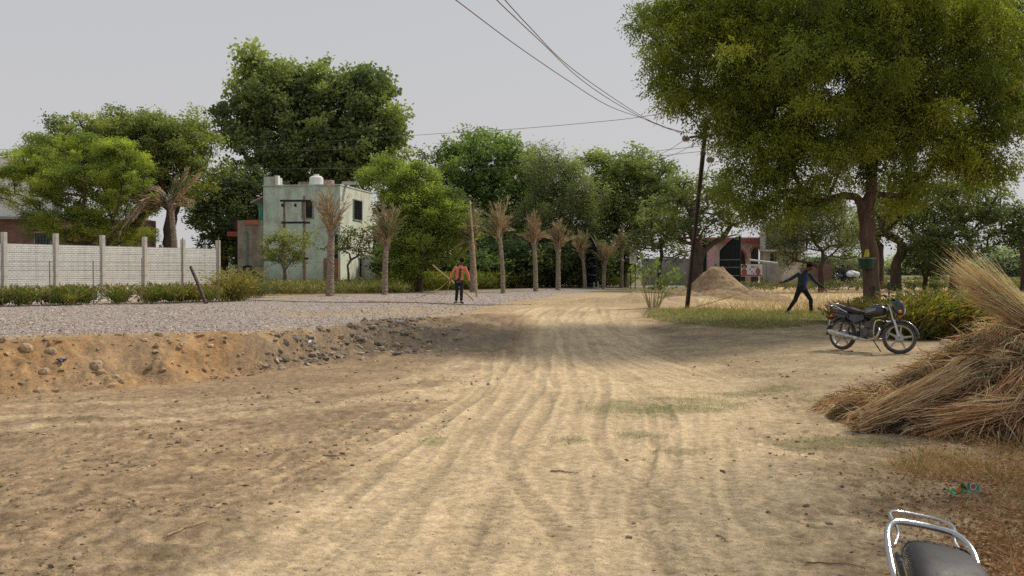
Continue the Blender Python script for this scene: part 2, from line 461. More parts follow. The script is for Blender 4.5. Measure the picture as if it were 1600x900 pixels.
# land beyond
far = ss(50, 62, GY)*(1-fld)
c = lerp(c, C(.17, .165, .08), far*.85)
rd = ss(74, 76, GY)*ss(81, 79, GY)*ss(5, 8, GX)
c = lerp(c, C(.30, .29, .28), rd)
fr = ss(95, 110, GY)
c = lerp(c, C(.30, .27, .16), fr*ss(.0, .3, fbm(GX*.2, GY, 20, 140, 2)))
c = c*(1+.10*fbm(GX, GY, .06, 150, 2)[:, None]*ss(25, 8, GY)[:, None])
c = np.clip(c, .02, .8)
nr, nc = len(py), len(ucol)
idx = np.arange(nr*nc).reshape(nr, nc)
Fq = np.stack([idx[:-1, :-1], idx[:-1, 1:], idx[1:, 1:], idx[1:, :-1]], -1).reshape(-1, 4)
gm, nt, b, out = newmat('earth')
a = N(nt, 'Attribute', attribute_name='Col'); ga = N(nt, 'Attribute', attribute_name='grav')
P = coords(nt, True)
n1 = ramp(nt, noise(nt, 8, 8, .74, P), [(.32, .68), (.68, 1.24)])
n2 = ramp(nt, noise(nt, 1.3, 6, .6, P), [(.3, .86), (.7, 1.12)])
cc = mixc(nt, 1., a.outputs[0], n1, 'MULTIPLY'); cc = mixc(nt, 1., cc, n2, 'MULTIPLY')
n3 = ramp(nt, noise(nt, 24, 5, .8, P), [(.36, .5), (.48, 1.05), (.7, 1.2)])
cc = mixc(nt, .8, cc, n3, 'MULTIPLY')
vo = N(nt, 'TexVoronoi'); vo.inputs['Scale'].default_value = 16; nt.links.new(P, vo.inputs['Vector'])
vs = N(nt, 'SeparateColor'); nt.links.new(vo.outputs['Color'], vs.inputs[0])
gc = ramp(nt, vs.outputs[0], [(0, (.15, .12, .105)), (.35, (.34, .28, .25)), (.7, (.46, .39, .35)), (1, (.62, .56, .51))])
cc = mixc(nt, ga.outputs['Fac'], cc, gc)
nt.links.new(cc, b.inputs['Base Color']); b.inputs['Roughness'].default_value = .95; b.inputs['Specular IOR Level'].default_value = .12
h1 = noise(nt, 14, 8, .7, P); h2 = noise(nt, 70, 4, .6, P)
ad = N(nt, 'Math', operation='MULTIPLY_ADD'); nt.links.new(h2, ad.inputs[0]); ad.inputs[1].default_value = .35; nt.links.new(h1, ad.inputs[2])
vd = N(nt, 'Math', operation='MULTIPLY'); nt.links.new(vo.outputs['Distance'], vd.inputs[0]); nt.links.new(ga.outputs['Fac'], vd.inputs[1])
su = N(nt, 'Math', operation='MULTIPLY_ADD'); nt.links.new(vd.outputs[0], su.inputs[0]); su.inputs[1].default_value = -1.5; nt.links.new(ad.outputs[0], su.inputs[2])
bump(nt, b, su.outputs[0], 1., .032)
ground = npmesh('ground', np.stack([GX, GY, Z], 1), Fq, gm, col=c, smooth=True, attrs={'grav': grav*.75})
tag(ground, kind='structure')
def gz(x, y):
    """height of the finished ground mesh"""
    x = np.asarray(x, float); y = np.asarray(y, float)
    u = x/y
    i = np.clip(np.searchsorted(D, y)-1, 0, nr-2)          # D ascending
    j = np.clip(np.searchsorted(ucol, u)-1, 0, nc-2)
    ty = np.clip((y-D[i])/(D[i+1]-D[i]), 0, 1); tx = np.clip((u-ucol[j])/(ucol[j+1]-ucol[j]), 0, 1)
    Zg = Z.reshape(nr, nc)
    return (Zg[i, j]*(1-tx)+Zg[i, j+1]*tx)*(1-ty)+(Zg[i+1, j]*(1-tx)+Zg[i+1, j+1]*tx)*ty
def G(x, y): return float(gz(np.array([x]), np.array([y]))[0])
# ---------------------------------------------------------------- vegetation
def rnd_dirs(n, up=0.):
    v = RNG.normal(size=(n, 3)); v[:, 2] += up
    return v/np.linalg.norm(v, axis=1)[:, None]
def leaves(cen, size, dirs, aspect=.45, tilt=None):
    """rhombic leaves: cen (n,3), long axis dirs (n,3), size (n,)"""
    n = len(cen)
    r = RNG.normal(size=(n, 3)); s = np.cross(dirs, r); s /= np.linalg.norm(s, axis=1)[:, None]+1e-9
    L = dirs*size[:, None]; S = s*(size*aspect*.5)[:, None]
    V = np.stack([cen, cen+L*.45+S, cen+L, cen+L*.45-S], 1).reshape(-1, 3)
    return V, np.arange(4*n).reshape(-1, 4)
def skeleton(base, fork_z, top_pts, step=.55, seed=0, lean=(0, 0)):
    """grow limbs from a trunk to the attractor points; returns nodes, parents, is_trunk"""
    rg = np.random.default_rng(seed)
    nodes = []; par = []
    nt_ = max(4, int(fork_z/step)+1)
    for i in range(nt_+1):
        t = i/nt_
        nodes.append([base[0]+lean[0]*t*t+rg.normal()*.03*t, base[1]+lean[1]*t*t, base[2]+fork_z*t]); par.append(i-1)
    fk = np.array(nodes[-1]); ntrunk = nt_
    P = np.asarray(top_pts); o = np.argsort(np.linalg.norm(P-fk, axis=1)); A = np.array(nodes); cnt = len(nodes)
    A = np.zeros((60000, 3)); A[:cnt] = nodes; depth = np.zeros(60000); depth[:cnt] = np.arange(cnt)*step
    for k in o:
        p = P[k]
        d = np.linalg.norm(A[ntrunk:cnt]-p, axis=1)
        cost = d+.22*depth[ntrunk:cnt]+np.maximum(0, A[ntrunk:cnt, 2]-p[2])*.8
        j = int(np.argmin(cost))+ntrunk
        a = A[j]; L = np.linalg.norm(p-a); m = max(1, int(L/step))
        g = A[j]-A[par[j]] if par[j] >= 0 else np.array([0, 0, 1.])
        g = g/(np.linalg.norm(g)+1e-9)
        c1 = a+g*L*.35+np.array([0, 0, .12*L])
        pj = j
        for q in range(1, m+1):
            t = q/m
            x = (1-t)**2*a+2*t*(1-t)*c1+t*t*p+rg.normal(size=3)*step*.13*(q < m)
            A[cnt] = x; par.append(pj); depth[cnt] = depth[pj]+step; pj = cnt; cnt += 1
    return A[:cnt].copy(), np.array(par), ntrunk
def limb_mesh(A, par, ntrunk, r_trunk, r_tip, sides=6, expo=.62):
    n = len(A); cntd = np.zeros(n); kids = np.bincount(par[par >= 0], minlength=n)
    cntd[kids == 0] = 1
    for i in range(n-1, 0, -1): cntd[par[i]] += cntd[i]
    top = cntd[ntrunk]
    r = r_tip+(r_trunk-r_tip)*(cntd/top)**expo
    for i in range(ntrunk+1):
        t = i/max(1, ntrunk); r[i] = r_trunk*(1.12-.12*t+.35*max(0, 1-t*5)**2)
    def seg(ids):
        a = A[par[ids]]; b = A[ids]; ra = np.minimum(r[par[ids]], r[ids]*1.35); rb = r[ids]
        d = b-a; d /= np.linalg.norm(d, axis=1)[:, None]+1e-9
        h = np.tile([.31, .17, .93], (len(ids), 1)); h = np.where(np.abs((h*d).sum(1))[:, None] > .85, np.array([1., 0, 0]), h)
        s = np.cross(d, h); s /= np.linalg.norm(s, axis=1)[:, None]; t = np.cross(d, s)
        w = np.arange(sides)*2*PI/sides
        ring = np.cos(w)[None, :, None]*s[:, None]+np.sin(w)[None, :, None]*t[:, None]
        V = np.concatenate([a[:, None]-d[:, None]*ra[:, None, None]*.3+ring*ra[:, None, None], b[:, None]+ring*rb[:, None, None]], 1)
        k = np.arange(sides); k2 = (k+1) % sides
        f = np.stack([k, k2, k2+sides, k+sides], 1)
        Fq = (np.arange(len(ids))*2*sides)[:, None, None]+f[None]
        return V.reshape(-1, 3), Fq.reshape(-1, 4)
    return r, seg
def trunk_mesh(name, P, R, mat, parent, sides=18, rough=.06, seed=0):
    """one continuous tapered trunk with fluted, knotted surface"""
    Pb = bez([tuple(p) for p in P], 4); m = len(Pb)
    Rr = np.interp(np.linspace(0, len(P)-1, m), np.arange(len(P)), R)
    V = []; 
    for i, p in enumerate(Pb):
        for k in range(sides):
            w_ = 2*PI*k/sides
            q = Rr[i]*(1+rough*1.2*math.sin(3*w_+seed)+rough*float(vn(k*.9+seed, p.z*2.5, 7))*2-rough)
            V.append((p.x+q*math.cos(w_), p.y+q*math.sin(w_), p.z))
    Fq = [(i*sides+k, i*sides+(k+1) % sides, (i+1)*sides+(k+1) % sides, (i+1)*sides+k) for i in range(m-1) for k in range(sides)]
    return npmesh(name, V, Fq, mat, parent, smooth=True)
def tree(label, base, blobs, col, r_trunk=.25, fork=2.5, nclump=130, per=160, leaf=.16, clump=.8, trunkmat=None,
         seed=0, lean=(0, 0), name='tree', group=None, flat=.7, droop=0., aspect=.5, dark=.5, neem=False, cat='tree', shell=.35, step=.55, tip=.018):
    """blobs: list of (x, y, z, rx, ry, rz) world ellipsoids"""
    global RNG
    rg = np.random.default_rng(seed+100); RNG = np.random.default_rng(seed+500)
    B = np.array(blobs, float); vol = np.prod(B[:, 3:], axis=1)**.75; pr = vol/vol.sum()
    pts = []
    pick = rg.choice(len(B), nclump*3, p=pr)
    for b in pick:
        d = rg.normal(size=3); d /= np.linalg.norm(d); rr = (shell+(1-shell)*rg.random())**(.6) if shell < 1 else 1
        p = B[b, :3]+d*B[b, 3:]*rr*(.84+.38*rg.random())
        if p[2] < base[2]+fork*.55 or (d[2] < -.35 and rg.random() < .55): continue
        if pts and min(np.linalg.norm((np.array(pts)-p)/np.array([1, 1, .8]), axis=1)) < clump*.72: continue
        pts.append(p)
        if len(pts) >= nclump: break
    pts = np.array(pts)
    A, par, ntk = skeleton(base, fork, pts, step, seed, lean)
    root = thing(name, label, cat, tuple(base), group=group)
    o3 = np.array(base)
    r, seg = limb_mesh(A, par, ntk, r_trunk, tip)
    trunk_mesh('trunk', A[:ntk+1]-o3, list(r[:ntk+1]), trunkmat or BARK, root, seed=seed)
    V, Fq = seg(np.arange(ntk+1, len(A))); npmesh('limbs', V-o3, Fq, trunkmat or BARK, root, smooth=True)
    # leaves: along the outer twigs, in drooping clumps
    nC = len(pts); csz = clump*((.65+.7*rg.random(nC)) if neem else (.45+1.15*rg.random(nC)**1.3)); bright = rg.normal(size=nC)
    nL = (per*(csz/clump)**2).astype(int)
    ci = np.repeat(np.arange(nC), nL); n = len(ci)
    nsub = 7
    sub = rg.normal(size=(nC, nsub, 3)); sub /= np.linalg.norm(sub, axis=2)[:, :, None]
    sub *= (.35+.65*rg.random((nC, nsub, 1)))*csz[:, None, None]; sub[:, :, 2] *= flat
    si = rg.integers(0, nsub, n)
    cen = pts[ci]+sub[ci, si]+rg.normal(size=(n, 3))*(csz[ci]*.24)[:, None]*np.array([1, 1, flat])
    dirs = RNG.normal(size=(n, 3)); dirs[:, 2] = dirs[:, 2]*.6-droop; dirs /= np.linalg.norm(dirs, axis=1)[:, None]
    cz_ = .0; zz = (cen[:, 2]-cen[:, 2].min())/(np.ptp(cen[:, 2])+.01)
    far_haze = min(1., max(0., (base[1]-35)/45)); base_c = np.array(col)*np.array([1.75, 1.6, 1.4])*(1 if neem else 1.12)+np.array([.034, .038, .040])*far_haze  # pale haze added into the leaf colour, growing with distance
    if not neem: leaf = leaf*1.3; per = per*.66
    f = (1+.22*bright[ci]+.07*RNG.normal(size=n))*(.8+.35*zz)*(1+.35*np.clip((cen[:, 2]-pts[ci][:, 2])/(csz[ci]*flat+.01), -1, 1))  # painted shading: leaves lighter toward crown and clump tops, darker underneath
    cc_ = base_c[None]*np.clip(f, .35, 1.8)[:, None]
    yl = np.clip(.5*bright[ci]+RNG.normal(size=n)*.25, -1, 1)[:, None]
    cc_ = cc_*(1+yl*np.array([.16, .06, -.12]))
    sz = leaf*(.7+.6*RNG.random(n))
    if neem:
        k = 7; t = (np.arange(k)+1)/k
        r_ = RNG.normal(size=(n, 3)); s = np.cross(dirs, r_); s /= np.linalg.norm(s, axis=1)[:, None]
        L = leaf*3.6*(.7+.5*RNG.random(n))
        sg = np.where(np.arange(k) % 2 == 0, 1, -1); sg[-1] = 0
        pc = cen[:, None]+dirs[:, None]*(t[None, :, None]*L[:, None, None])-np.array([0, 0, 1.])*(t**2)[None, :, None]*L[:, None, None]*.25
        ld = dirs[:, None]*.55+s[:, None]*sg[None, :, None]*.85-np.array([0, 0, .25]); ld /= np.linalg.norm(ld, axis=2)[:, :, None]
        cen = pc.reshape(-1, 3); dirs = ld.reshape(-1, 3); sz = np.repeat(sz, k); cc_ = np.repeat(cc_, k, axis=0)
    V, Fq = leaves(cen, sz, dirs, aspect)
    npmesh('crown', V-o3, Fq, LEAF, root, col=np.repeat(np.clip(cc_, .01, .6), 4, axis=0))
    return root
def PB(Y, *bl):
    """blobs given as (px, py, rx_px, rz_px[, dy, ry])"""
    out = []
    for q in bl:
        px_, py_, rx_, rz_ = q[:4]; dy = q[4] if len(q) > 4 else 0; y = Y+dy
        p = at(px_, py_, y); k = y/F
        ry_ = q[5] if len(q) > 5 else max(rx_, rz_)*k*.8
        out.append((p.x, p.y, p.z, rx_*k, ry_, rz_*k))
    return out
def TB(px_, Y): x = X(px_, Y); return (x, Y, G(x, Y)-.1)
NE = (.088, .125, .022)
# the big neem tree on the right
tree('big spreading neem tree with a stout reddish trunk behind the parked motorcycle', TB(1362, 27.5),
     PB(27.5, (1280, 120, 215, 130), (1420, 105, 165, 140), (1180, 90, 150, 100, .5), (1065, 95, 62, 75), (1330, 20, 260, 80), (1110, 20, 110, 70), (1200, 200, 95, 80), (1270, 250, 90, 70), (1440, 225, 110, 85), (1520, 180, 75, 100), (1540, 70, 90, 90), (1235, 320, 65, 35), (1425, 300, 35, 30), (1500, 240, 60, 40), (1590, 190, 45, 50), (1335, 190, 110, 80), (1380, -60, 200, 60), (1600, 30, 50, 50), (1110, 150, 55, 55), (1060, 165, 25, 30), (1165, 265, 35, 35), (1555, 240, 45, 50)),
     (.128, .166, .027), r_trunk=.21, fork=3.1, nclump=720, per=78, leaf=.105, clump=.44, trunkmat=BARKR, seed=3, lean=(-.15, .1), name='neem_tree', neem=True, aspect=.34, flat=.75, droop=.35, step=.4, tip=.01, shell=.2)
# left group
tree('low feathery light green tree in front of the brick house at the far left', TB(135, 50), PB(50, (70, 290, 75, 52), (140, 275, 85, 65), (200, 300, 55, 60), (60, 255, 50, 30), (120, 350, 70, 30), (45, 325, 22, 22), (190, 355, 45, 35), (150, 365, 60, 22), (215, 365, 25, 25)),
     (.13, .175, .03), r_trunk=.2, fork=1.6, nclump=260, per=420, leaf=.085, clump=.5, seed=5, name='feathery_tree', aspect=.35, flat=.6, droop=.3)
tree('broad rounded dark green tree with yellowing top behind the feathery tree', TB(262, 62), PB(62, (200, 225, 85, 45), (130, 235, 70, 50), (285, 250, 58, 55), (240, 205, 60, 30), (75, 240, 35, 35), (160, 190, 40, 22), (270, 290, 60, 35), (250, 235, 80, 50), (190, 280, 70, 50)),
     (.092, .12, .026), r_trunk=.36, fork=2.8, nclump=300, per=260, leaf=.13, clump=.75, seed=6, name='rounded_tree')
tree('tall dark peepal tree towering behind the green house', TB(480, 78), PB(78, (440, 160, 75, 60), (545, 185, 82, 68), (480, 220, 95, 70), (385, 165, 42, 45), (400, 110, 45, 28), (355, 190, 38, 40), (570, 150, 50, 40), (595, 230, 38, 50), (430, 250, 80, 40), (500, 150, 60, 50), (520, 260, 90, 40), (560, 130, 26, 16)),
     (.095, .125, .04), r_trunk=.6, fork=6, nclump=330, per=210, leaf=.22, clump=1.05, seed=8, name='peepal_tree', aspect=.75, step=.9)
tree('dark drooping tree to the left of the green house', TB(350, 72), PB(72, (345, 305, 40, 38), (385, 290, 45, 30), (330, 345, 30, 40), (400, 330, 50, 50), (375, 370, 50, 45)),
     (.068, .092, .03), r_trunk=.3, fork=3, nclump=150, per=170, leaf=.19, clump=.85, seed=9, name='roadside_tree')
tree('bright green slender tree against the right wall of the green house', TB(655, 56), PB(56, (632, 285, 50, 32), (625, 310, 32, 30), (650, 330, 55, 50), (690, 340, 40, 50), (650, 395, 55, 30), (632, 350, 16, 30), (710, 380, 35, 35), (610, 262, 26, 12)),
     (.12, .165, .03), r_trunk=.17, fork=2.0, nclump=250, per=260, leaf=.10, clump=.58, seed=10, name='roadside_tree', lean=(.3, 0))
tree('sparse bluish tree with bare upper twigs between the two tall crowns', TB(672, 82), PB(82, (672, 262, 28, 30), (650, 250, 14, 18), (690, 275, 25, 35), (665, 300, 30, 35)),
     (.075, .095, .055), r_trunk=.25, fork=5, nclump=80, per=55, leaf=.16, clump=.8, seed=11, name='sparse_tree')
tree('full rounded green tree with a domed top in the middle of the row', TB(770, 80), PB(80, (755, 250, 62, 38), (795, 285, 62, 50), (745, 300, 60, 50), (810, 340, 50, 50), (730, 265, 35, 35), (770, 370, 60, 50)),
     (.088, .13, .028), r_trunk=.4, fork=4.5, nclump=260, per=170, leaf=.21, clump=1., seed=12, name='roadside_tree')
tree('willowy grey green tree with upright feathery top', TB(868, 70), PB(70, (868, 285, 42, 48), (850, 330, 45, 55), (900, 330, 40, 60), (870, 385, 60, 45), (840, 258, 18, 22), (895, 265, 20, 22)),
     (.095, .12, .045), r_trunk=.25, fork=3, nclump=240, per=170, leaf=.19, clump=.75, seed=13, name='willowy_tree', aspect=.22, flat=1.3)
tree('dense green tree left of the sparse forked tree', TB(975, 74), PB(74, (960, 275, 45, 36), (1000, 280, 50, 42), (1040, 300, 36, 36), (960, 330, 55, 50), (1000, 340, 45, 40), (945, 380, 40, 40), (935, 250, 20, 14)),
     (.088, .12, .032), r_trunk=.27, fork=3.4, nclump=250, per=150, leaf=.18, clump=.8, seed=14, name='roadside_tree', lean=(-.5, 0))
tree('small dark tree with crooked twigs above the low grey wall', TB(1030, 66), PB(66, (1030, 350, 38, 34), (1005, 375, 25, 25), (1045, 390, 25, 20)),
     (.085, .105, .04), r_trunk=.13, fork=1.8, nclump=65, per=70, leaf=.15, clump=.6, seed=15, name='small_tree')
tree('sparse tree forking low behind the leaning power pole', TB(1088, 60), PB(60, (1075, 300, 30, 30), (1120, 320, 42, 36), (1040, 335, 30, 30), (1150, 340, 22, 28), (1065, 360, 40, 25), (1120, 285, 35, 16), (1100, 350, 40, 30)),
     (.10, .13, .042), r_trunk=.3, fork=1.7, nclump=120, per=85, leaf=.14, clump=.62, seed=16, name='forked_tree', shell=.4)
tree('fine leaved grey green tree beside the tall grey building', TB(1283, 58), PB(58, (1260, 350, 50, 35), (1300, 365, 45, 38), (1225, 365, 30, 40), (1330, 380, 25, 30), (1280, 330, 60, 25), (1240, 390, 25, 25)),
     (.078, .10, .038), r_trunk=.14, fork=1.5, nclump=190, per=110, leaf=.12, clump=.58, seed=17, name='fine_leaved_tree', aspect=.3)
tree('twin forked roadside tree just right of the neem trunk', TB(1400, 62), PB(62, (1385, 325, 45, 36), (1420, 330, 45, 40), (1440, 350, 30, 30), (1375, 365, 22, 22), (1410, 285, 40, 25)),
     (.075, .10, .035), r_trunk=.3, fork=2.0, nclump=85, per=90, leaf=.15, clump=.7, seed=18, name='roadside_tree')
tree('slender dark trunked tree partly hidden by the neem trunk', TB(1375, 68), PB(68, (1370, 340, 30, 30), (1350, 360, 25, 25)),
     (.075, .10, .035), r_trunk=.24, fork=3.0, nclump=45, per=90, leaf=.16, clump=.75, seed=19, name='roadside_tree')
tree('spreading dark tree above the tip of the straw heap', TB(1490, 60), PB(60, (1500, 320, 55, 38), (1540, 345, 45, 35), (1470, 350, 45, 38), (1490, 385, 50, 26), (1545, 300, 30, 22), (1440, 390, 35, 25), (1575, 360, 22, 22)),
     (.068, .095, .032), r_trunk=.24, fork=2.1, nclump=150, per=120, leaf=.14, clump=.68, seed=20, name='roadside_tree', lean=(.2, 0))
tree('dark bushy tree standing low between the two roadside trunks', TB(1445, 63), PB(63, (1440, 400, 40, 24), (1460, 415, 35, 18)),
     (.05, .072, .026), r_trunk=.14, fork=1., nclump=55, per=100, leaf=.14, clump=.65, seed=21, name='bushy_tree')
tree('dark tree cut by the right edge of the view', TB(1600, 60), PB(60, (1600, 345, 26, 28), (1620, 370, 40, 35)),
     (.06, .085, .03), r_trunk=.2, fork=2.2, nclump=80, per=110, leaf=.16, clump=.7, seed=22, name='roadside_tree')
# added out of view to the right, to shade the near track
tree('unseen neem added right of the near track to shade it', (9.6, 10.6, G(9.6, 10.6)-.1), [(8.2, 9.6, 6.2, 2.6, 3.0, 1.3), (10, 11, 6.8, 2.8, 2.5, 1.5)],
     NE, r_trunk=.2, fork=3.4, nclump=70, per=30, leaf=.09, clump=.55, trunkmat=BARKR, seed=30, name='neem_tree', neem=True, aspect=.34)
# under-storey behind the palms
k_ = 0
for (px_, Y, w_, top_, cl) in [(640, 66, 55, 385, (.05, .075, .02)), (705, 70, 50, 300, (.035, .052, .02)), (740, 66, 45, 400, (.06, .09, .024)), (800, 68, 60, 385, (.045, .068, .022)), (855, 72, 55, 375, (.04, .06, .022)),
                               (905, 68, 45, 385, (.05, .072, .022)), (945, 74, 40, 380, (.045, .068, .022)), (560, 86, 60, 330, (.05, .075, .022)), (430, 90, 70, 330, (.05, .078, .022)), (1290, 90, 60, 405, (.06, .075, .045))]:
    k_ += 1
    lab = ['dark bush beside the annex of the green house', 'deep green shrub tree behind the orange shirted man', 'mid green bush behind the tall bamboo pole', 'shady bush between the third and fourth palms', 'dark thicket bush behind the middle palms', 'bush behind the left gate leaf',
           'dark bush behind the last palms', 'dense bush filling the space behind the house annex', 'dense bush behind the roof of the green house', 'hazy bush far behind the walking man in black'][k_-1]
    zz = (432-top_)/2
    tree(lab, TB(px_, Y), PB(Y, (px_, top_+zz, w_, zz), (px_-w_*.5, top_+zz*1.3, w_*.5, zz*.7), (px_+w_*.5, top_+zz*1.35, w_*.5, zz*.65)), cl, r_trunk=.12, fork=.8, nclump=110, per=110, leaf=.2, clump=.8, seed=40+k_, name='bush_tree', cat='bush', shell=.5, step=.8)
# far woods, their haze painted in as pale leaf colour
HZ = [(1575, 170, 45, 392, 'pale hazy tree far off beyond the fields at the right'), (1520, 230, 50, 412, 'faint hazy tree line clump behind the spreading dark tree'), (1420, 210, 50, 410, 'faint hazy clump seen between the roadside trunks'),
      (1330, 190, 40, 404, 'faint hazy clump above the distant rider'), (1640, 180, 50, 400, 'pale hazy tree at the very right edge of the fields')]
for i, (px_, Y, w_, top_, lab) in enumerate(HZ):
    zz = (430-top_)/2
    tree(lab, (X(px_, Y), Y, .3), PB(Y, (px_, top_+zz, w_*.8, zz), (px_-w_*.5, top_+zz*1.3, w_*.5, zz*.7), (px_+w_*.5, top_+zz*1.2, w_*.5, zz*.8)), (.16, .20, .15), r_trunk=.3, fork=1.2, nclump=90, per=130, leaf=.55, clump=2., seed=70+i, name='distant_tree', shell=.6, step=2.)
# continuous far wood on the horizon, haze included in its pale colour
global_n = 9000
RNG = np.random.default_rng(5)
xx = RNG.uniform(-190, 190, global_n); yy = RNG.uniform(235, 250, global_n)
hh = 3.2+2.4*fbm(xx, xx*0, 25, 200, 3)+1.2*fbm(xx, xx*0, 6, 201, 2)
cen = np.stack([xx, yy, RNG.random(global_n)*hh], 1)
V, Fq = leaves(cen, np.full(global_n, 1.3), rnd_dirs(global_n), .8)
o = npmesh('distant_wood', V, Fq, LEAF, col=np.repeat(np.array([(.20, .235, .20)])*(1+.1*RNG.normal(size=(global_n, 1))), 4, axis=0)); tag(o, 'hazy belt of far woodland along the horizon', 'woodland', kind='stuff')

# ---------------------------------------------------------------- dried palms
PALMT, nt, b, out = newmat('palm_trunk')
v = coords(nt)
r_ = ramp(nt, noise(nt, 7, 5, .7, v), [(.3, (.12, .09, .07)), (.5, (.27, .21, .16)), (.72, (.44, .36, .28))])
nt.links.new(r_, b.inputs['Base Color']); b.inputs['Roughness'].default_value = .95
bump(nt, b, noise(nt, 22, 5, .7, v), .8, .05)
def frond(p0, d0, L, droop, width, nleaf, rg, col, tipcol):
    """returns V, F, C arrays of one pinnate frond"""
    n = 10; t = np.linspace(0, 1, n); d0 = np.array(d0)/np.linalg.norm(d0)
    P_ = p0+d0*L*t[:, None]+np.array([0, 0, -1.])*(t**2)[:, None]*droop*L
    T = np.gradient(P_, axis=0); T /= np.linalg.norm(T, axis=1)[:, None]
    s = np.cross(T, [0, 0, 1.]); s /= np.linalg.norm(s, axis=1)[:, None]+1e-6
    w_ = .045*(1-.8*t)
    V = [np.stack([P_-s*w_[:, None], P_+s*w_[:, None]], 1).reshape(-1, 3)]
    Fc = [np.array([[2*i, 2*i+1, 2*i+3, 2*i+2] for i in range(n-1)])]; c = [np.tile(tipcol, (2*n, 1))]
    tt = rg.uniform(.18, 1, nleaf); ii = np.minimum((tt*(n-1)).astype(int), n-2); fr_ = tt*(n-1)-ii
    q = P_[ii]*(1-fr_[:, None])+P_[ii+1]*fr_[:, None]
    dr = T[ii]*(.9+.3*rg.random((nleaf, 1)))+s[ii]*rg.choice([-1, 1], nleaf)[:, None]*(width+rg.random((nleaf, 1))*.3)+rg.normal(size=(nleaf, 3))*.22
    dr[:, 2] -= .15+rg.random(nleaf)*.25
    dr /= np.linalg.norm(dr, axis=1)[:, None]
    Vl, Fl = leaves(q, (.28+.35*rg.random(nleaf))*(1.15-.5*tt), dr, .09)
    cl = col*(.7+.6*rg.random((nleaf, 1)))
    V.append(Vl); Fc.append(Fl+2*n); c.append(np.repeat(cl, 4, axis=0))
    return np.concatenate(V), np.concatenate(Fc), np.concatenate(c)
def palm(label, base, H, seed, spread=.3, r=.17, nf=34, Lf=1.35, green=.2, group='dried palms with tied crowns along the gravel road', crown_dirs=None, lean=(0, 0)):
    rg = np.random.default_rng(seed)
    root = thing('dry_palm', label, 'palm tree', tuple(base), group=group)
    Ht = H-Lf*.8
    sides = 20; rows_ = int(Ht/.045); V = []
    for i in range(rows_+1):
        t = i/rows_; z = Ht*t; rr = r*(1.1-.25*t+.25*max(0, 1-t*9)**2)
        for k in range(sides):
            w_ = 2*PI*k/sides
            ph = (z/.17+.5*(int(k/2.5) % 2)) % 1.
            q = rr*(1+.26*(ph)*(.6+.8*rg.random())*(.5+.5*abs(math.sin(w_*4)))+.05*rg.normal())
            V.append((lean[0]*t*t+q*math.cos(w_), lean[1]*t*t+q*math.sin(w_), z))
    Fq = [(i*sides+k, i*sides+(k+1) % sides, (i+1)*sides+(k+1) % sides, (i+1)*sides+k) for i in range(rows_) for k in range(sides)]
    npmesh('trunk', V, Fq, PALMT, root)
    top_ = np.array([lean[0], lean[1], Ht-.1]); VV = []; FF = []; CC = []; n0 = 0
    dry = np.array([.38, .28, .185]); gr = np.array([.17, .20, .09])
    dl = crown_dirs or [None]*nf
    for i, cd in enumerate(dl):
        if cd is None:
            a = rg.uniform(0, 2*PI); s_ = spread*(abs(rg.normal())*1.1+.08); d = (math.cos(a)*s_, math.sin(a)*s_, 1); L = Lf*rg.uniform(.5, 1.25); dp = rg.uniform(0, .2)+.6*max(0, s_-.3)
        else: d, L, dp = cd
        cgr = gr if rg.random() < green else dry*(.75+.5*rg.random())*(1 if cd is None else 1.25)
        v_, f_, c_ = frond(top_+rg.normal(size=3)*.06-np.array([0, 0, rg.random()*.35]), d, L, dp, rg.uniform(.08, .35) if cd is None else .5, 40 if cd is None else 90, rg, cgr, np.array([.42, .32, .20])*rg.uniform(.7, 1.15))
        VV.append(v_); FF.append(f_+n0); CC.append(c_); n0 += len(v_)
    npmesh('fronds', np.concatenate(VV), np.concatenate(FF), STRAWM, root, col=np.clip(np.concatenate(CC), .02, .6))
    # stubs of cut fronds below the crown
    m = MB()
    for i in range(16):
        a = rg.uniform(0, 2*PI); z = Ht-rg.uniform(0, .7)
        x0, y0 = lean[0]*(z/Ht)**2, lean[1]*(z/Ht)**2
        m.tube([(x0+r*.6*math.cos(a), y0+r*.6*math.sin(a), z), (x0+r*2*math.cos(a), y0+r*2*math.sin(a), z+.35)], [.04, .02], 5)
    m.build('frond_stubs', PALMT, root)
    return root
for i, (px_, pyb, pyt, Y, lab, sp) in enumerate([
    (516, 462, 298, 46, 'tallest nearest dried palm, in front of the green house', .42), (601, 459, 320, 49, 'dried palm with some green left, right of the green house', .34), (738, 452, 334, 55, 'leafier dried palm just behind the tall bamboo pole', .55),
    (786, 448, 318, 53, 'dried palm with a wide frayed head, right of the bamboo pole', .42), (837, 447, 340, 57, 'dried palm with a drooping head, fifth along the road', .45), (872, 446, 351, 60, 'slim dried palm with a tight broom-like head', .34),
    (914, 445, 361, 66, 'dried palm directly left of the open gate leaf', .36), (943, 445, 370, 66, 'short dried palm with a round frayed head, right of the gate leaf', .6), (971, 445, 360, 70, 'dried palm beside the white notice board', .5)]):
    x = X(px_, Y); z = G(x, Y); H = Zp(pyt, Y)-z
    rg_ = np.random.default_rng(40+i); palm(lab, (x, Y, z-.05), H, 300+i, spread=sp*rg_.uniform(.65, 1.05), lean=(rg_.uniform(-.22, .22), 0), r=rg_.uniform(.10, .13)+.02*(i < 2), nf=int(rg_.uniform(20, 34)), Lf=(1.85 if i < 4 else 1.55)*rg_.uniform(.88, 1.15), green=.5 if i in (1, 2) else rg_.choice([.1, .25]))
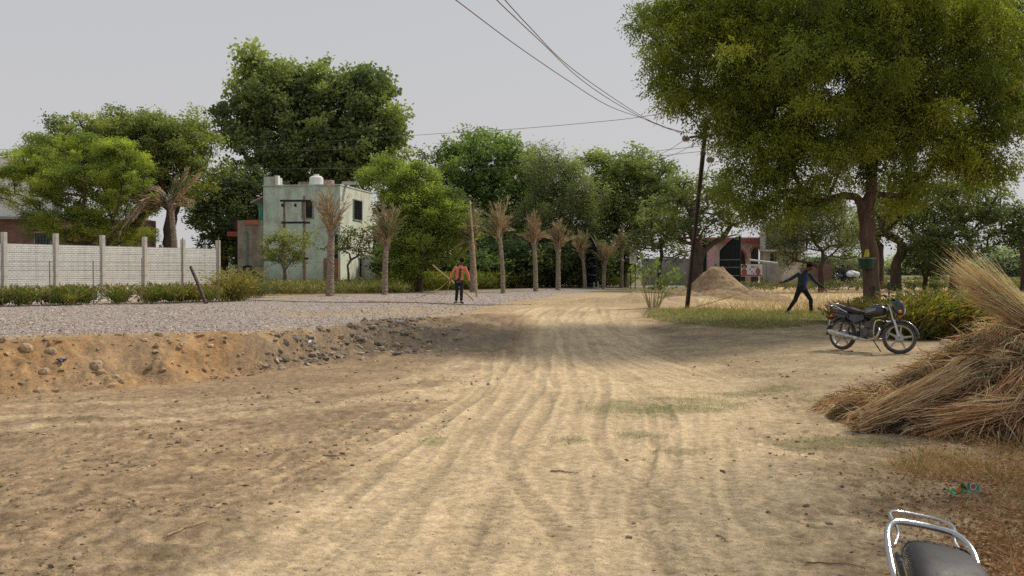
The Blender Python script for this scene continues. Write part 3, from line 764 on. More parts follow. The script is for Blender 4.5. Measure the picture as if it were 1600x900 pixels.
cd = [(d_, l_*1.3, q_*1.05) for d_, l_, q_ in [((-.9, .1, .75), 2.4, .8), ((-1.1, -.2, .5), 2.3, .75), ((-.6, .2, 1.1), 2.6, .75), ((-.9, .3, .3), 2.0, .8), ((-.5, -.3, .8), 2.2, .9), ((-1.2, 0, .9), 2.5, .55), ((-.7, -.3, .4), 2.0, .95), ((.9, 0, 1.3), 1.8, .1), ((.5, .3, 1.5), 1.7, .1), ((.7, -.2, .6), 1.2, .5), ((.15, .2, 1), 1.2, .05), ((-.3, .1, .5), 2.1, 1.0), ((-.8, .1, .2), 1.8, .9)]]
x = X(276, 50); palm('dead palm with a broken crown hanging to the left behind the boundary wall', (x, 50, G(x, 50)), Zp(300, 50)-G(x, 50)+.6, 320, r=.13, crown_dirs=cd*3, group=None, lean=(-.3, 0))
# ---------------------------------------------------------------- buildings, walls, gate
def plaster(name, c1, c2, dirt=(.16, .13, .10), amt=.5, low=None, streak=.6):
    m, nt, b, out = newmat(name)
    v = coords(nt); vs_ = coords(nt, scale=(1.6, 1.6, .22))
    base = mixc(nt, ramp(nt, noise(nt, .8, 5, .65, v), [(.38, 0), (.62, 1)]), c1, c2)
    d1 = ramp(nt, noise(nt, 1.1, 8, .75, v), [(.47, 0), (.60, amt)])
    base = mixc(nt, d1, base, dirt)
    d2 = ramp(nt, noise(nt, 1.6, 7, .75, vs_), [(.46, 0), (.66, streak)])
    sp = N(nt, 'SeparateXYZ'); nt.links.new(v, sp.inputs[0])
    if low is not None:
        mr = N(nt, 'MapRange'); mr.inputs[1].default_value = low[0]; mr.inputs[2].default_value = low[1]
        nt.links.new(sp.outputs[2], mr.inputs[0])
        mm = N(nt, 'Math', operation='MULTIPLY'); nt.links.new(d2, mm.inputs[0]); nt.links.new(mr.outputs[0], mm.inputs[1])
        d2 = mm.outputs[0]
    base = mixc(nt, d2, base, tuple(x*.5 for x in dirt))
    lo = N(nt, 'MapRange'); lo.inputs[1].default_value = 1.1; lo.inputs[2].default_value = 0
    nt.links.new(sp.outputs[2], lo.inputs[0])
    l2 = N(nt, 'Math', operation='MULTIPLY'); nt.links.new(lo.outputs[0], l2.inputs[0])
    nt.links.new(ramp(nt, noise(nt, 1.3, 5, .7, v), [(.35, 0), (.6, 1)]), l2.inputs[1])
    base = mixc(nt, l2.outputs[0], base, dirt)
    fin = ramp(nt, noise(nt, 12, 4, .7, v), [(.3, .85), (.7, 1.08)])
    base = mixc(nt, 1., base, fin, 'MULTIPLY')
    nt.links.new(base, b.inputs['Base Color']); b.inputs['Roughness'].default_value = .9; b.inputs['Specular IOR Level'].default_value = .2
    bump(nt, b, noise(nt, 16, 6, .65, v), .5, .02)
    return m
def brickmat(name, c1, c2, mortar, scale=4.2, axis='xz', bmp=.01):
    m, nt, b, out = newmat(name)
    tc = coords(nt); sp = N(nt, 'SeparateXYZ'); nt.links.new(tc, sp.inputs[0])
    ad = N(nt, 'Math', operation='ADD'); nt.links.new(sp.outputs[0], ad.inputs[0]); nt.links.new(sp.outputs[1], ad.inputs[1])
    cb = N(nt, 'CombineXYZ'); nt.links.new(ad.outputs[0], cb.inputs[0]); nt.links.new(sp.outputs[2], cb.inputs[1])
    br = N(nt, 'TexBrick'); br.inputs['Scale'].default_value = scale; br.inputs['Color1'].default_value = (*c1, 1); br.inputs['Color2'].default_value = (*c2, 1)
    br.inputs['Mortar'].default_value = (*mortar, 1); br.inputs['Mortar Size'].default_value = .025; br.inputs['Row Height'].default_value = .3; br.inputs['Brick Width'].default_value = .95
    nt.links.new(cb.outputs[0], br.inputs['Vector'])
    f = ramp(nt, noise(nt, 1.5, 6, .7, tc), [(.3, .6), (.7, 1.2)])
    nt.links.new(mixc(nt, 1., br.outputs['Color'], f, 'MULTIPLY'), b.inputs['Base Color']); b.inputs['Roughness'].default_value = .92
    n_ = N(nt, 'Bump'); n_.inputs['Strength'].default_value = .7; n_.inputs['Distance'].default_value = bmp; n_.invert = True
    nt.links.new(br.outputs['Fac'], n_.inputs['Height']); nt.links.new(n_.outputs[0], b.inputs['Normal'])
    return m
DARKV = M('dark_opening', (.012, .012, .014), .6, var=.3)
GLASS = M('dark_glass', (.02, .024, .028), .15, spec=.5)
CONC = M('weathered_concrete', (.50, .475, .43), .9, var=.22, scale=2.5, bmp=.01)
CONCD = M('grey_concrete', (.27, .255, .235), .9, var=.3, scale=1.5, bmp=.01)
IRON = M('black_iron', (.03, .032, .038), .5, metal=.5, var=.3)
RUSTY = M('rusty_steel', (.085, .06, .05), .7, metal=.4, var=.5, scale=3)
REDP = M('faded_red_paint', (.34, .09, .07), .8, var=.3)
WHITEP = M('white_paint', (.72, .71, .68), .7, var=.12)
GREENP = M('green_painted_metal', (.08, .30, .22), .6, var=.3)

def window(parent, x0, x1, z0, z1, y=0, M_=None, bars=3, fm=None):
    fm = fm or CONCD
    m = MB()
    t = .07
    for q in ((x0-t, x1+t, z1, z1+t), (x0-t, x1+t, z0-t, z0), (x0-t, x0, z0, z1), (x1, x1+t, z0, z1)): m.box(q[0], q[1], y-.06, y+.02, q[2], q[3], M_)
    w_ = m.build('window', fm, parent)
    MB().box(x0, x1, y-.012, y+.01, z0, z1, M_).build('pane', GLASS, w_)
    g = MB()
    for i in range(bars):
        x_ = x0+(x1-x0)*(i+1)/(bars+1); g.box(x_-.012, x_+.012, y-.04, y-.016, z0, z1, M_)
    for i in range(2):
        z_ = z0+(z1-z0)*(i+1)/3; g.box(x0, x1, y-.046, y-.042, z_-.012, z_+.012, M_)
    g.build('bars', IRON, w_)
    return w_

# --- green two storey house
YH = 62; hx = X(531, YH); hz = G(hx, YH)-.05
H = thing('two_storey_house', 'weathered mint green two storey house with a sunlit pale right wall', 'house', (hx, YH, hz), -.15)
MINT = plaster('mint_plaster', (.50, .66, .54), (.68, .75, .64), (.38, .33, .27), .6, (1.5, 6.5), .55)
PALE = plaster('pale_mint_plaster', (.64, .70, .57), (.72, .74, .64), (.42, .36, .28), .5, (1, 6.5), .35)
GREYP = plaster('bare_mortar', (.33, .29, .23), (.40, .36, .29), (.20, .14, .11), .6, (1, 4.5), .5)
RT = Zp(290, YH)-hz
m = MB().box(-4.98, 0, 0, 7.0, 0, RT); m.build('wall', MINT, H)
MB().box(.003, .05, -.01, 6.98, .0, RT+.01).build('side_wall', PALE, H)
m = MB(); m.box(-5.02, .09, -.06, .10, RT+.012, RT+.09); m.box(-5.02, .09, 6.9, 7.05, RT+.012, RT+.12); m.box(-.06, .09, .105, 6.895, RT+.012, RT+.1); m.build('parapet', MINT, H)
MB().box(-5.0, -4.2, .12, 1.2, RT+.002, RT+.62).build('roof_column', MINT, H)
MB().box(-4.19, -4.0, .0, .3, RT+.1, RT+.68).build('roof_column', WHITEP, H)
MB().tube([(-4.5, .5, RT+.6), (-4.5, .5, RT+1.4)], .02, 6).build('antenna_rod', IRON, H)
MB().box(-3.9, -1.5, 3.2, 3.4, RT+.03, RT+.55).build('rear_parapet', GREYP, H)
MB().box(-1.9, -1.2, 2.0, 2.6, RT+.1, RT+.55).build('roof_box', M('faded_rose_panel', (.34, .22, .22), .8), H)
LB = Zp(343, YH)-hz
MB().box(-6.75, -4.985, .1, 5, 0, LB).build('lower_wing', GREYP, H)
m = MB().tube([(-6.1, .02, .9), (-6.1, .02, LB-.7)], .05, 8)
for z in (1.3, 2.2, 3.1): m.box(-6.18, -6.02, .0, .06, z, z+.06)
m.build('drain_pipe', GREENP, H)
MB().box(-6.2, -5.35, .0, .3, LB-.28, LB+.02).build('hanging_cloth', M('orange_cloth', (.42, .16, .09), .9), H)
# balcony at the left, with red slab
b_ = MB().box(-7.55, -6.76, .3, 4, LB-1.35+.35, LB-1.05+.35).build('balcony_slab', REDP, H)
m = MB()
for i in range(5): m.box(-7.5+.17*i, -7.47+.17*i, .32, .35, LB-.69, LB+.0)
m.box(-7.52, -6.77, .32, .36, LB+.002, LB+.05); m.build('railing', IRON, b_)
MB().box(-7.1, -6.8, .45, .55, LB-.6, LB-.1).build('hung_laundry', M('maroon_cloth', (.30, .06, .06), .9), b_)
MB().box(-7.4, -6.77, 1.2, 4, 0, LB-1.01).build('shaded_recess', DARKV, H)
# little awning and green door above the wing
m = MB().prism([(-5.95, Zp(313, YH)-hz-.12), (-5.0, Zp(308, YH)-hz+.12), (-5.0, Zp(308, YH)-hz+.2), (-5.95, Zp(313, YH)-hz-.02)], .2, 1.6); m.build('awning', M('tin_sheet', (.38, .34, .31), .6, metal=.3), H)
m = MB(); z0 = LB+.05; z1 = Zp(316, YH)-hz
for i in range(4): m.box(-5.55+.135*i, -5.55+.135*i+.125, .6, .65+.02*(i % 2), z0, z1)
m.build('green_screen', GREENP, H)
window(H, X(471, YH)-hx, X(487, YH)-hx, Zp(340, YH)-hz, Zp(315, YH)-hz)
window(H, X(455, YH)-hx, X(470, YH)-hx, Zp(405, YH)-hz, Zp(393, YH)-hz, bars=2)
MB().box(-.36, -.12, -.04, .0, Zp(403, YH)-hz, Zp(366, YH)-hz).build('door', DARKV, H)
m = MB().box(-.95, -.0, -.30, -.065, 0, Zp(403, YH)-hz-.02); m.build('brick_pier', brickmat('old_brick', (.26, .13, .09), (.33, .18, .12), (.22, .19, .16)), H)
R90 = Matrix.Translation((.053, 0, 0)) @ Matrix.Rotation(PI/2, 4, 'Z')
window(H, 2.6, 4.4, Zp(343, YH+3)-hz, Zp(313, YH+3)-hz, 0, R90, bars=4)
window(H, 3.8, 4.9, .9, 2.0, 0, R90, bars=2)
# annex
YA = 66; A_ = MB().box(.06, 3.0, 4.2, 6.8, 0, Zp(398, YA)-hz); A_.build('annex', PALE, H)
MB().box(1.45, 1.8, 4.12, 4.19, 0, Zp(412, YA)-hz).build('door', DARKV, H)
MB().box(2.1, 2.9, 4.14, 4.19, 0, Zp(402, YA)-hz).build('shutter', M('grey_teal_shutter', (.22, .30, .29), .7), H)
# roof tank
tz = hz+RT+.1
T_ = thing('water_tank', 'round white water tank on the roof of the green house', 'water tank', (X(495, YH+1.5), YH+1.5, tz-.1))
MB().lathe([(0, .0), (.42, .0), (.44, .05), (.44, .5), (.43, .52), (.44, .54), (.43, .62), (.30, .72), (.16, .76), (.16, .80), (0, .80)], n=24).build('drum', WHITEP, T_, smooth=False)
MB().lathe([(0, .802), (.18, .802), (.18, .84), (0, .85)], n=16).build('lid', WHITEP, T_)
T_ = thing('roof_box', 'small grey white box lying on the right edge of the green house roof', 'box', (X(548, YH+1), YH+1, tz+.02))
MB().box(-.5, .5, -.2, .2, 0, .2).build('body', CONC, T_, bevel=.03)
# tyre-like dark heap by the wing
for i, (px_, pz, rr, lab) in enumerate([(386, 416, .5, 'dark old tractor tyre leaning on the wall of the green house'), (399, 423, .36, 'smaller dark tyre lying beside the big tyre at the green house')]):
    T_ = thing('old_tyre', lab, 'tyre', (X(px_, 61), 61.2, hz+rr+.55-.2*i), .2)
    m = MB().lathe([(rr*.55, -.12), (rr*.9, -.15), (rr, -.1), (rr*1.02, 0), (rr, .1), (rr*.9, .15), (rr*.55, .12), (rr*.55, -.12)], axis='y', n=24); m.build('rubber', M('old_rubber', (.02, .019, .018), .9, bmp=.02), T_)
    MB().lathe([(rr*.5, -.05), (rr*.52, .0), (rr*.5, .05)], axis='y', n=20).build('inner_bead', RUSTY, T_)
tag(MB().box(X(380, 60), X(440, 60), 60, 60.5, hz, hz+.75).build('yard_step', GREYP), 'low mud plastered platform in front of the green house', 'platform')

# --- transformer H frame
Hf = thing('pole_frame', 'twin wooden pole frame with iron crossbars in front of the green house', 'pole frame', (X(460, 57), 57, G(X(460, 57), 57)))
zb = Hf.location.z; xo = Hf.location.x
for px_, t_ in ((445, 313), (476, 306)):
    MB().tube([(X(px_, 57)-xo, 0, 0), (X(px_, 57)-xo, 0, Zp(t_, 57)-zb)], [.11, .075], 10).build('pole', M('grey_timber', (.22, .18, .14), .9, bmp=.01), Hf)
for y_, a, b2 in ((314, 439, 487), (348, 441, 486), (404, 470, 483)):
    MB().box(X(a, 57)-xo, X(b2, 57)-xo, -.16, -.11, Zp(y_, 57)-zb-.06, Zp(y_, 57)-zb+.06).build('crossbar', IRON, Hf)
for px_ in (443, 463, 484):
    m = MB().lathe([(0, -.1), (.07, -.1), (.1, -.06), (.06, -.03), (.1, 0), (.06, .03), (.09, .07), (0, .1)], (X(px_, 57)-xo, -.14, Zp(316, 57)-zb-.17), n=10); m.build('insulator', M('brown_ceramic', (.06, .035, .03), .3), Hf)

# --- house at the far left
YL = 60; lx = X(30, YL); lz = G(lx, YL)
B_ = thing('brick_house', 'white and bare brick building half hidden by the feathery tree', 'house', (lx, YL, lz))
zt = Zp(343, YL)-lz
MB().box(X(-160, YL)-lx, X(226, YL)-lx, 0, 2, 0, zt).build('brick_wall', brickmat('dark_brick', (.20, .10, .075), (.26, .14, .10), (.17, .15, .13), 3.6), B_)
MB().box(X(-160, YL)-lx, X(96, YL)-lx, -.5, 2, zt+.003, zt+.16).build('roof_slab', CONCD, B_)
MB().box(X(-160, YL)-lx, X(78, YL)-lx, .4, 1.8, zt+.165, Zp(262, YL)-lz).build('upper_wall', WHITEP, B_)
MB().box(X(-160, YL)-lx, X(20, YL)-lx, .0, 2, Zp(262, YL)-lz+.003, Zp(246, YL)-lz).build('roof_cornice', WHITEP, B_)
window(B_, X(56, YL)-lx, X(80, YL)-lx, Zp(382, YL)-lz, Zp(364, YL)-lz, bars=4)
for px_ in (110, 118, 150, 178, 205):
    MB().box(X(px_, YL)-lx, X(px_+6, YL)-lx, -.22, -.003, 0, zt-.02).build('pier', brickmat('pier_brick', (.24, .13, .09), (.32, .18, .12), (.2, .17, .14)), B_)

# --- precast boundary wall
PANEL, nt, b, out = newmat('precast_panel')
tc = N(nt, 'TexCoord').outputs['Object']; sp = N(nt, 'SeparateXYZ'); nt.links.new(tc, sp.inputs[0])
cb = N(nt, 'CombineXYZ'); nt.links.new(sp.outputs[0], cb.inputs[0]); nt.links.new(sp.outputs[2], cb.inputs[1])
br = N(nt, 'TexBrick'); br.inputs['Scale'].default_value = 5.; br.inputs['Mortar Size'].default_value = .035; br.inputs['Mortar Smooth'].default_value = .4; br.inputs['Row Height'].default_value = .4; br.inputs['Brick Width'].default_value = 1.05
br.inputs['Color1'].default_value = (.66, .66, .65, 1); br.inputs['Color2'].default_value = (.75, .745, .73, 1); br.inputs['Mortar'].default_value = (.43, .425, .41, 1)
nt.links.new(cb.outputs[0], br.inputs['Vector'])
f = ramp(nt, noise(nt, 1.1, 6, .7, tc), [(.3, .82), (.7, 1.08)])
st = ramp(nt, noise(nt, 2, 5, .7, coords(nt, scale=(3, 3, .3))), [(.45, 1.), (.75, .78)])
nt.links.new(mixc(nt, 1., mixc(nt, 1., br.outputs['Color'], f, 'MULTIPLY'), st, 'MULTIPLY'), b.inputs['Base Color']); b.inputs['Roughness'].default_value = .9
n_ = N(nt, 'Bump'); n_.inputs['Strength'].default_value = .9; n_.inputs['Distance'].default_value = .03; n_.invert = True
nt.links.new(br.outputs['Fac'], n_.inputs['Height']); nt.links.new(n_.outputs[0], b.inputs['Normal'])
def precast(name, label, P0, P1, bays, top, posttop, ends=True):
    d = Vector((P1[0]-P0[0], P1[1]-P0[1], 0)); L = d.length; rz = math.atan2(d.y, d.x)
    zb = G(*P0)-.15
    W = thing(name, label, 'wall', (P0[0], P0[1], zb), rz)
    sp_ = L/bays; hgt_ = top-zb; nrow = 7; rh = hgt_/nrow
    proto = MB()
    for r in range(nrow):
        z0 = r*rh+.004; proto.prism([(.09, z0), (sp_-.09, z0), (sp_-.09, z0+rh-.016), (.09, z0+rh-.016)], -.025-.006*(r % 2), .025)
    pp = MB().box(-.085, .085, -.09, .09, 0, posttop-zb)
    first = None; fp = None
    for i in range(bays):
        if first is None: first = o = proto.build('panel', PANEL, W)
        else:
            o = first.copy(); COL.objects.link(o); o.parent = W
        o.location = (i*sp_, 0, 0)
    for i in range(bays+1):
        if fp is None: fp = o = pp.build('post', CONC, W, bevel=.015)
        else:
            o = fp.copy(); COL.objects.link(o); o.parent = W
        o.location = (i*sp_, 0, RNG.normal()*.015)
    return W
a0 = Vector((X(7, 38), 38, 0)); a1 = Vector((X(341, 48.5), 48.5, 0)); dd = (a1-a0)/5
s0 = a0-dd*2
precast('boundary_wall', 'long pale precast concrete boundary wall with brick pattern and square posts', (s0.x, s0.y), (a1.x, a1.y), 7, 2.78, 3.2)
precast('boundary_wall', 'rear run of precast boundary wall whose post tops show behind the front one', (X(-80, 54), 54), (X(330, 52)-.3, 52), 6, 2.3, 3.05)
# wire fence in front of it
Fw = thing('wire_fence', 'thin wire fence on slender dark posts in front of the boundary wall', 'fence', (-18, 35, G(-18, 35)))
fz = Fw.location.z
fps = [(-90, 33.5), (4, 34.3), (78, 35.1), (146, 35.9), (222, 36.6), (286, 37.4), (342, 38.2)]
for i, (px_, Y) in enumerate(fps):
    g_ = G(X(px_, Y), Y); hh = [1.6, 1.6, 1.6, 1.6, 1.7, 2.45, 2.5][i]
    MB().tube([(X(px_, Y)+18, Y-35, g_-fz-.1), (X(px_, Y)+18, Y-35, g_-fz+hh)], .022, 6).build('post', M('dark_post', (.26, .24, .20), .8) if i == 0 else bpy.data.materials['dark_post'], Fw)
for h_ in (.35, .7, 1.05, 1.4):
    m = MB(); m.tube([(X(a, b2)+18, b2-35-.035, G(X(a, b2), b2)-fz+h_) for a, b2 in fps], .004, 4); m.build('wire', IRON, Fw)
pk = thing('leaning_plank', 'dark plank leaning askew against the wire fence', 'plank', tuple(at(322, 474, 36.6)))
q0 = Vector(pk.location); q1 = at(298, 417, 37.6)-q0
tag(pk, 'dark plank leaning askew against the wire fence')
MB().tube([(0, 0, 0), tuple(q1*.5+Vector((0, 0, .03))), tuple(q1)], [.075, .07, .06], 6).build('board', RUSTY, pk)

# --- gate leaves, notice board
def gate_leaf(label, px_, Y, top_, width, rz, flip=1):
    z = G(X(px_, Y), Y); T_ = thing('gate_leaf', label, 'gate', (X(px_, Y), Y, z+.1), rz)
    Hh = Zp(top_, Y)-z
    n = 12; arc = [(width*(i/n), Hh-(.28*Hh)*(1-math.cos(i/n*PI/2))) for i in range(n+1)]
    outl = [(0, 0), (width, 0)]+[(a, b2) for a, b2 in reversed(arc)]
    MB().prism(outl, -.01, .01).build('sheet', M('dark_grey_steel', (.04, .045, .055), .5, metal=.4, var=.3) if 'dark_grey_steel' not in bpy.data.materials else bpy.data.materials['dark_grey_steel'], T_)
    m = MB().tube([(a, -.03, b2) for a, b2 in arc], .05, 6); m.tube([(0, -.03, 0), (0, -.03, Hh)], .05, 6); m.tube([(width, -.03, 0), (width, -.03, arc[-1][1])], .05, 6)
    m.build('frame', IRON, T_)
    m = MB()
    for z_ in (.15, .75, 1.35, 1.9): m.box(0, width, -.05, -.011, z_, z_+.06)
    m.build('cross_rail', M('pale_steel', (.25, .27, .29), .5) if 'pale_steel' not in bpy.data.materials else bpy.data.materials['pale_steel'], T_)
    m = MB()
    for i in range(1, 8): m.box(width*i/8-.012, width*i/8+.012, -.034, -.012, .02, Hh-(.28*Hh)*(1-math.cos(i/8*PI/2))-.03)
    m.build('upright_bars', IRON, T_)
    return T_
gate_leaf('dark steel gate leaf with arched top standing between two dried palms', 917, 68, 368, 2.3, -1.35)
gate_leaf('dark steel gate leaf with arched top in front of the arched house', 1157, 72, 372, -1.95, -.95)
T_ = thing('notice_board', 'small white notice board on a black post at the end of the gravel road', 'sign', (X(988, 68), 68, G(X(988, 68), 68)))
zb = T_.location.z
m = MB().tube([(-.12, 0, 0), (-.12, 0, 2.6)], .03, 6); m.tube([(.2, 0, 0), (.2, 0, 2.6)], .03, 6); m.build('post', IRON, T_)
f_ = MB().box(-.2, .28, -.06, -.035, Zp(412, 68)-zb, Zp(386, 68)-zb).build('board', M('white_board', (.78, .77, .74), .6, var=.05), T_)
m = MB()
for i in range(7):
    z_ = Zp(388.5+i*3, 68)-zb; m.box(-.13, -.13+.34*(.5+.5*random.random()), -.0635, -.0615, z_-.025, z_+.01)
m.build('lettering', M('grey_ink', (.25, .22, .22), .8), f_)
tag(MB().box(X(927, 66.5), X(935, 66.5), 66.2, 66.7, G(X(930, 66), 66), G(X(930, 66), 66)+.42).build('stone_block', CONC, bevel=.04), 'small pale stone block at the foot of the left gate leaf', 'stone block')

# --- buildings beyond the sand heap
tag(MB().box(X(1003, 84), X(1086, 84), 84, 84.3, .2, Zp(404, 84)).build('grey_wall', CONCD), 'low grey compound wall behind the small dark tree', 'wall')
Y = 86; ax = X(1140, Y); az = .35
B_ = thing('arched_house', 'single storey house with arched openings and a red roof band', 'house', (ax, Y, az))
def xr(p): return X(p, Y)-ax
def zr(p): return Zp(p, Y)-az
PINKB = brickmat('pink_brick', (.50, .34, .29), (.56, .40, .33), (.46, .40, .35), 3.2)
def arch_wall(x0, x1, z1, holes, y0, y1, name, mat, par):
    """wall with real arched openings (x0,x1,top)"""
    m = MB(); cur = x0
    for (a, b2, t_) in holes:
        m.box(cur, a, y0, y1, 0, z1)
        rr = (b2-a)/2; n = 10
        pts = [(a, z1), (a, t_-rr)]+[(a+rr-rr*math.cos(PI*i/n), t_-rr+rr*math.sin(PI*i/n)) for i in range(1, n)]+[(b2, t_-rr), (b2, z1)]
        for i in range(1, len(pts)-2):
            m.add([(pts[i][0], y, pts[i][1]) for y in (y0, y1)]+[(pts[i+1][0], y, pts[i+1][1]) for y in (y0, y1)]+[(pts[i+1][0], y, z1) for y in (y0, y1)]+[(pts[i][0], y, z1) for y in (y0, y1)],
                  [(0, 2, 4, 6), (1, 7, 5, 3), (0, 1, 3, 2), (6, 4, 5, 7)])
        cur = b2
    m.box(cur, x1, y0, y1, 0, z1); return m.build(name, mat, par)
arch_wall(xr(1104), xr(1192), zr(379), [(xr(1134), xr(1164), zr(388)), (xr(1172), xr(1187), zr(386))], -.25, 0, 'front_wall', PINKB, B_)
m = MB()
for (a, b2, t_) in ((xr(1134), xr(1164), zr(388)), (xr(1172), xr(1187), zr(386))):
    rr = (b2-a)/2; m.tube([(a+rr-rr*math.cos(PI*i/12), -.27, t_-rr+rr*math.sin(PI*i/12)) for i in range(13)], .09, 6)
m.build('arch_trim', REDP, B_)
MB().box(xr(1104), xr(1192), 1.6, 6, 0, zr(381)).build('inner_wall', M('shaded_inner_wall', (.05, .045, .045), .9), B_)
MB().box(xr(1098), xr(1193), -.6, 6.2, zr(379)+.004, zr(373)).build('roof_band', REDP, B_)
MB().box(xr(1104), xr(1192), -.2, 6, zr(373)+.004, zr(371)).build('roof_slab', CONCD, B_)
MB().box(xr(1097), xr(1105), -3., -2.4, 0, zr(390)).build('pillar', M('pink_paint', (.55, .30, .34), .8), B_)
MB().box(xr(1105)+.003, xr(1118), -.33, -.255, 0, zr(412)).build('teal_dado', M('teal_paint', (.06, .22, .20), .8), B_)
m = MB()
for i in range(6): m.tube([(xr(1160)+i*.8, .5, zr(371)), (xr(1160)+i*.8, .5, zr(362))], .015, 4)
m.build('roof_rods', RUSTY, B_)
Y = 84; tx = X(1215, Y)
B_ = thing('tall_building', 'taller grey building with a deep shaded balcony beside the arched house', 'building', (tx, Y, az))
def xr(p): return X(p, Y)-tx
def zr(p): return Zp(p, Y)-az
m = MB().box(xr(1189), xr(1193), -.6, .4, zr(390), zr(344)); m.box(xr(1250), xr(1254), -.6, .4, zr(390), zr(344)); m.box(xr(1193)+.003, xr(1250)-.003, -.6, .5, zr(346), zr(344)-.003); m.build('balcony_surround', CONC, B_)
MB().box(xr(1188), xr(1255), -.7, .5, zr(390)-.15, zr(390)-.003).build('floor_slab', CONC, B_)
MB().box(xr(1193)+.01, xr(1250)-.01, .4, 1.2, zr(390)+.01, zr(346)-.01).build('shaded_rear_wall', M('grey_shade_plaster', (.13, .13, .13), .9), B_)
MB().box(xr(1192), xr(1252), 0, 1.1, 0, zr(390)-.16).build('ground_floor', M('beige_plaster', (.36, .32, .25), .9, scale=1.5), B_)
window(B_, xr(1202), xr(1213), zr(410), zr(394), 0, None, 3, CONC)
tag(MB().tube([tuple(at(1171, 406, 78)), tuple(at(1214, 411, 80))], .075, 6).build('awning_pole', CONC), 'pale slanting beam sticking out in front of the grey building', 'beam')
tag(MB().box(X(1191, 83), X(1204, 83), 81.5, 81.9, .3, Zp(410, 83)).build('entrance_wall', CONCD), 'grey wall stub between banner and window of the tall building', 'wall')
# banner
Y = 77; T_ = thing('banner', 'white and red roadside banner with two figures below the arched house', 'banner', (X(1174, Y), Y, .4))
def xr(p): return X(p, Y)-T_.location.x
def zr(p): return Zp(p, Y)-.4
f_ = MB().box(xr(1156), xr(1191), -.02, .02, zr(432), zr(413)).build('sheet', M('banner_white', (.62, .63, .66), .6, var=.08), T_)
MB().box(xr(1157), xr(1190), -.026, -.022, zr(431.5), zr(429)).build('red_band', REDP, f_)
sk = M('banner_skin', (.38, .16, .11), .8); hr = M('banner_dark', (.03, .015, .015), .8)
def flat(cx, cz, rx, rz_, y, mat, nm): MB().prism([(cx+rx*math.cos(2*PI*i/14), cz+rz_*math.sin(2*PI*i/14)) for i in range(14)], y-.002, y, ).build(nm, mat, f_)
flat(xr(1162.5), zr(416.5), .22, .17, -.024, hr, 'printed_hair'); flat(xr(1162.5), zr(418), .14, .16, -.030, sk, 'printed_face'); flat(xr(1162.5), zr(425), .22, .26, -.027, REDP, 'printed_figure')
flat(xr(1184), zr(424), .2, .25, -.027, REDP, 'printed_figure'); flat(xr(1184), zr(419.5), .09, .10, -.030, sk, 'printed_face')
m = MB()
for (a, z_, w_) in [(1173, 417, .06), (1175, 417, .07), (1177, 417, .05), (1179, 417, .06), (1182, 417, .06), (1171, 421, .08), (1174, 425, .07), (1177, 427, .06)]:
    m.box(xr(a), xr(a)+w_, -.027, -.024, zr(z_)-.07, zr(z_)+.07)
m.build('lettering', M('maroon_ink', (.22, .04, .06), .8), f_)
m = MB().tube([(xr(1156), .05, -.3), (xr(1156), .05, zr(413))], .03, 6); m.tube([(xr(1191), .05, -.3), (xr(1191), .05, zr(413))], .03, 6); m.build('post', IRON, T_)
cw = plaster('flaking_cream', (.60, .53, .42), (.66, .60, .50), (.36, .29, .22), .5)
T_ = thing('broken_wall', 'cream ruined wall with a ragged slanting edge, lit by the sun', 'wall', (X(1235, 76), 76, .35)); x0 = X(1235, 76)
MB().prism([(X(1221, 76)-x0, 0), (X(1246, 76)-x0, 0), (X(1247, 76)-x0, 2.1), (X(1243, 76)-x0, 2.35), (X(1240, 76)-x0, 2.3), (X(1232, 76)-x0, 1.9), (X(1228, 76)-x0, 1.2), (X(1223, 76)-x0, .9)], 0, .3).build('masonry', cw, T_)
T_ = thing('brick_wall', 'low broken brick wall by the road behind the walking man in black', 'wall', (X(1278, 80), 80, .35)); x0 = X(1278, 80)
MB().prism([(X(1252, 80)-x0, 0), (X(1300, 80)-x0, 0), (X(1300, 80)-x0, 1.75), (X(1286, 80)-x0, 1.95), (X(1270, 80)-x0, 1.9), (X(1262, 80)-x0, 1.6), (X(1252, 80)-x0, 1.55)], 0, .3).build('masonry', brickmat('far_brick', (.17, .09, .07), (.22, .12, .09), (.15, .13, .11), 3.), T_)
# ---------------------------------------------------------------- motorcycles
TYRE = M('dusty_tyre', (.075, .068, .06), .9, var=.35, scale=9, bmp=.004)
ALLOY = M('dusty_alloy', (.36, .34, .31), .5, metal=.6, var=.2)
CHROME = M('chrome', (.44, .44, .45), .2, metal=1., var=.1, scale=3)
CHROMED = M('dusty_chrome', (.55, .54, .53), .28, metal=.9, var=.15)
BPAINT = M('black_paint', (.018, .018, .021), .22, spec=.5, var=.3, coat=.5)
SILV = M('silver_decal', (.22, .22, .24), .3, metal=.5)
VINYL = M('black_vinyl', (.022, .022, .024), .5, spec=.35, bmp=.002)
BPLA = M('black_plastic', (.03, .03, .031), .6)
ENG = M('engine_casting', (.11, .105, .10), .55, metal=.5, var=.4, scale=12, bmp=.003)
ORNG = M('orange_lens', (.65, .16, .02), .25); REDL = M('red_lens', (.5, .03, .02), .25)
CLEAR = M('headlamp_glass', (.50, .52, .54), .12, spec=.6)
MUD = M('mudflap', (.05, .045, .04), .85)
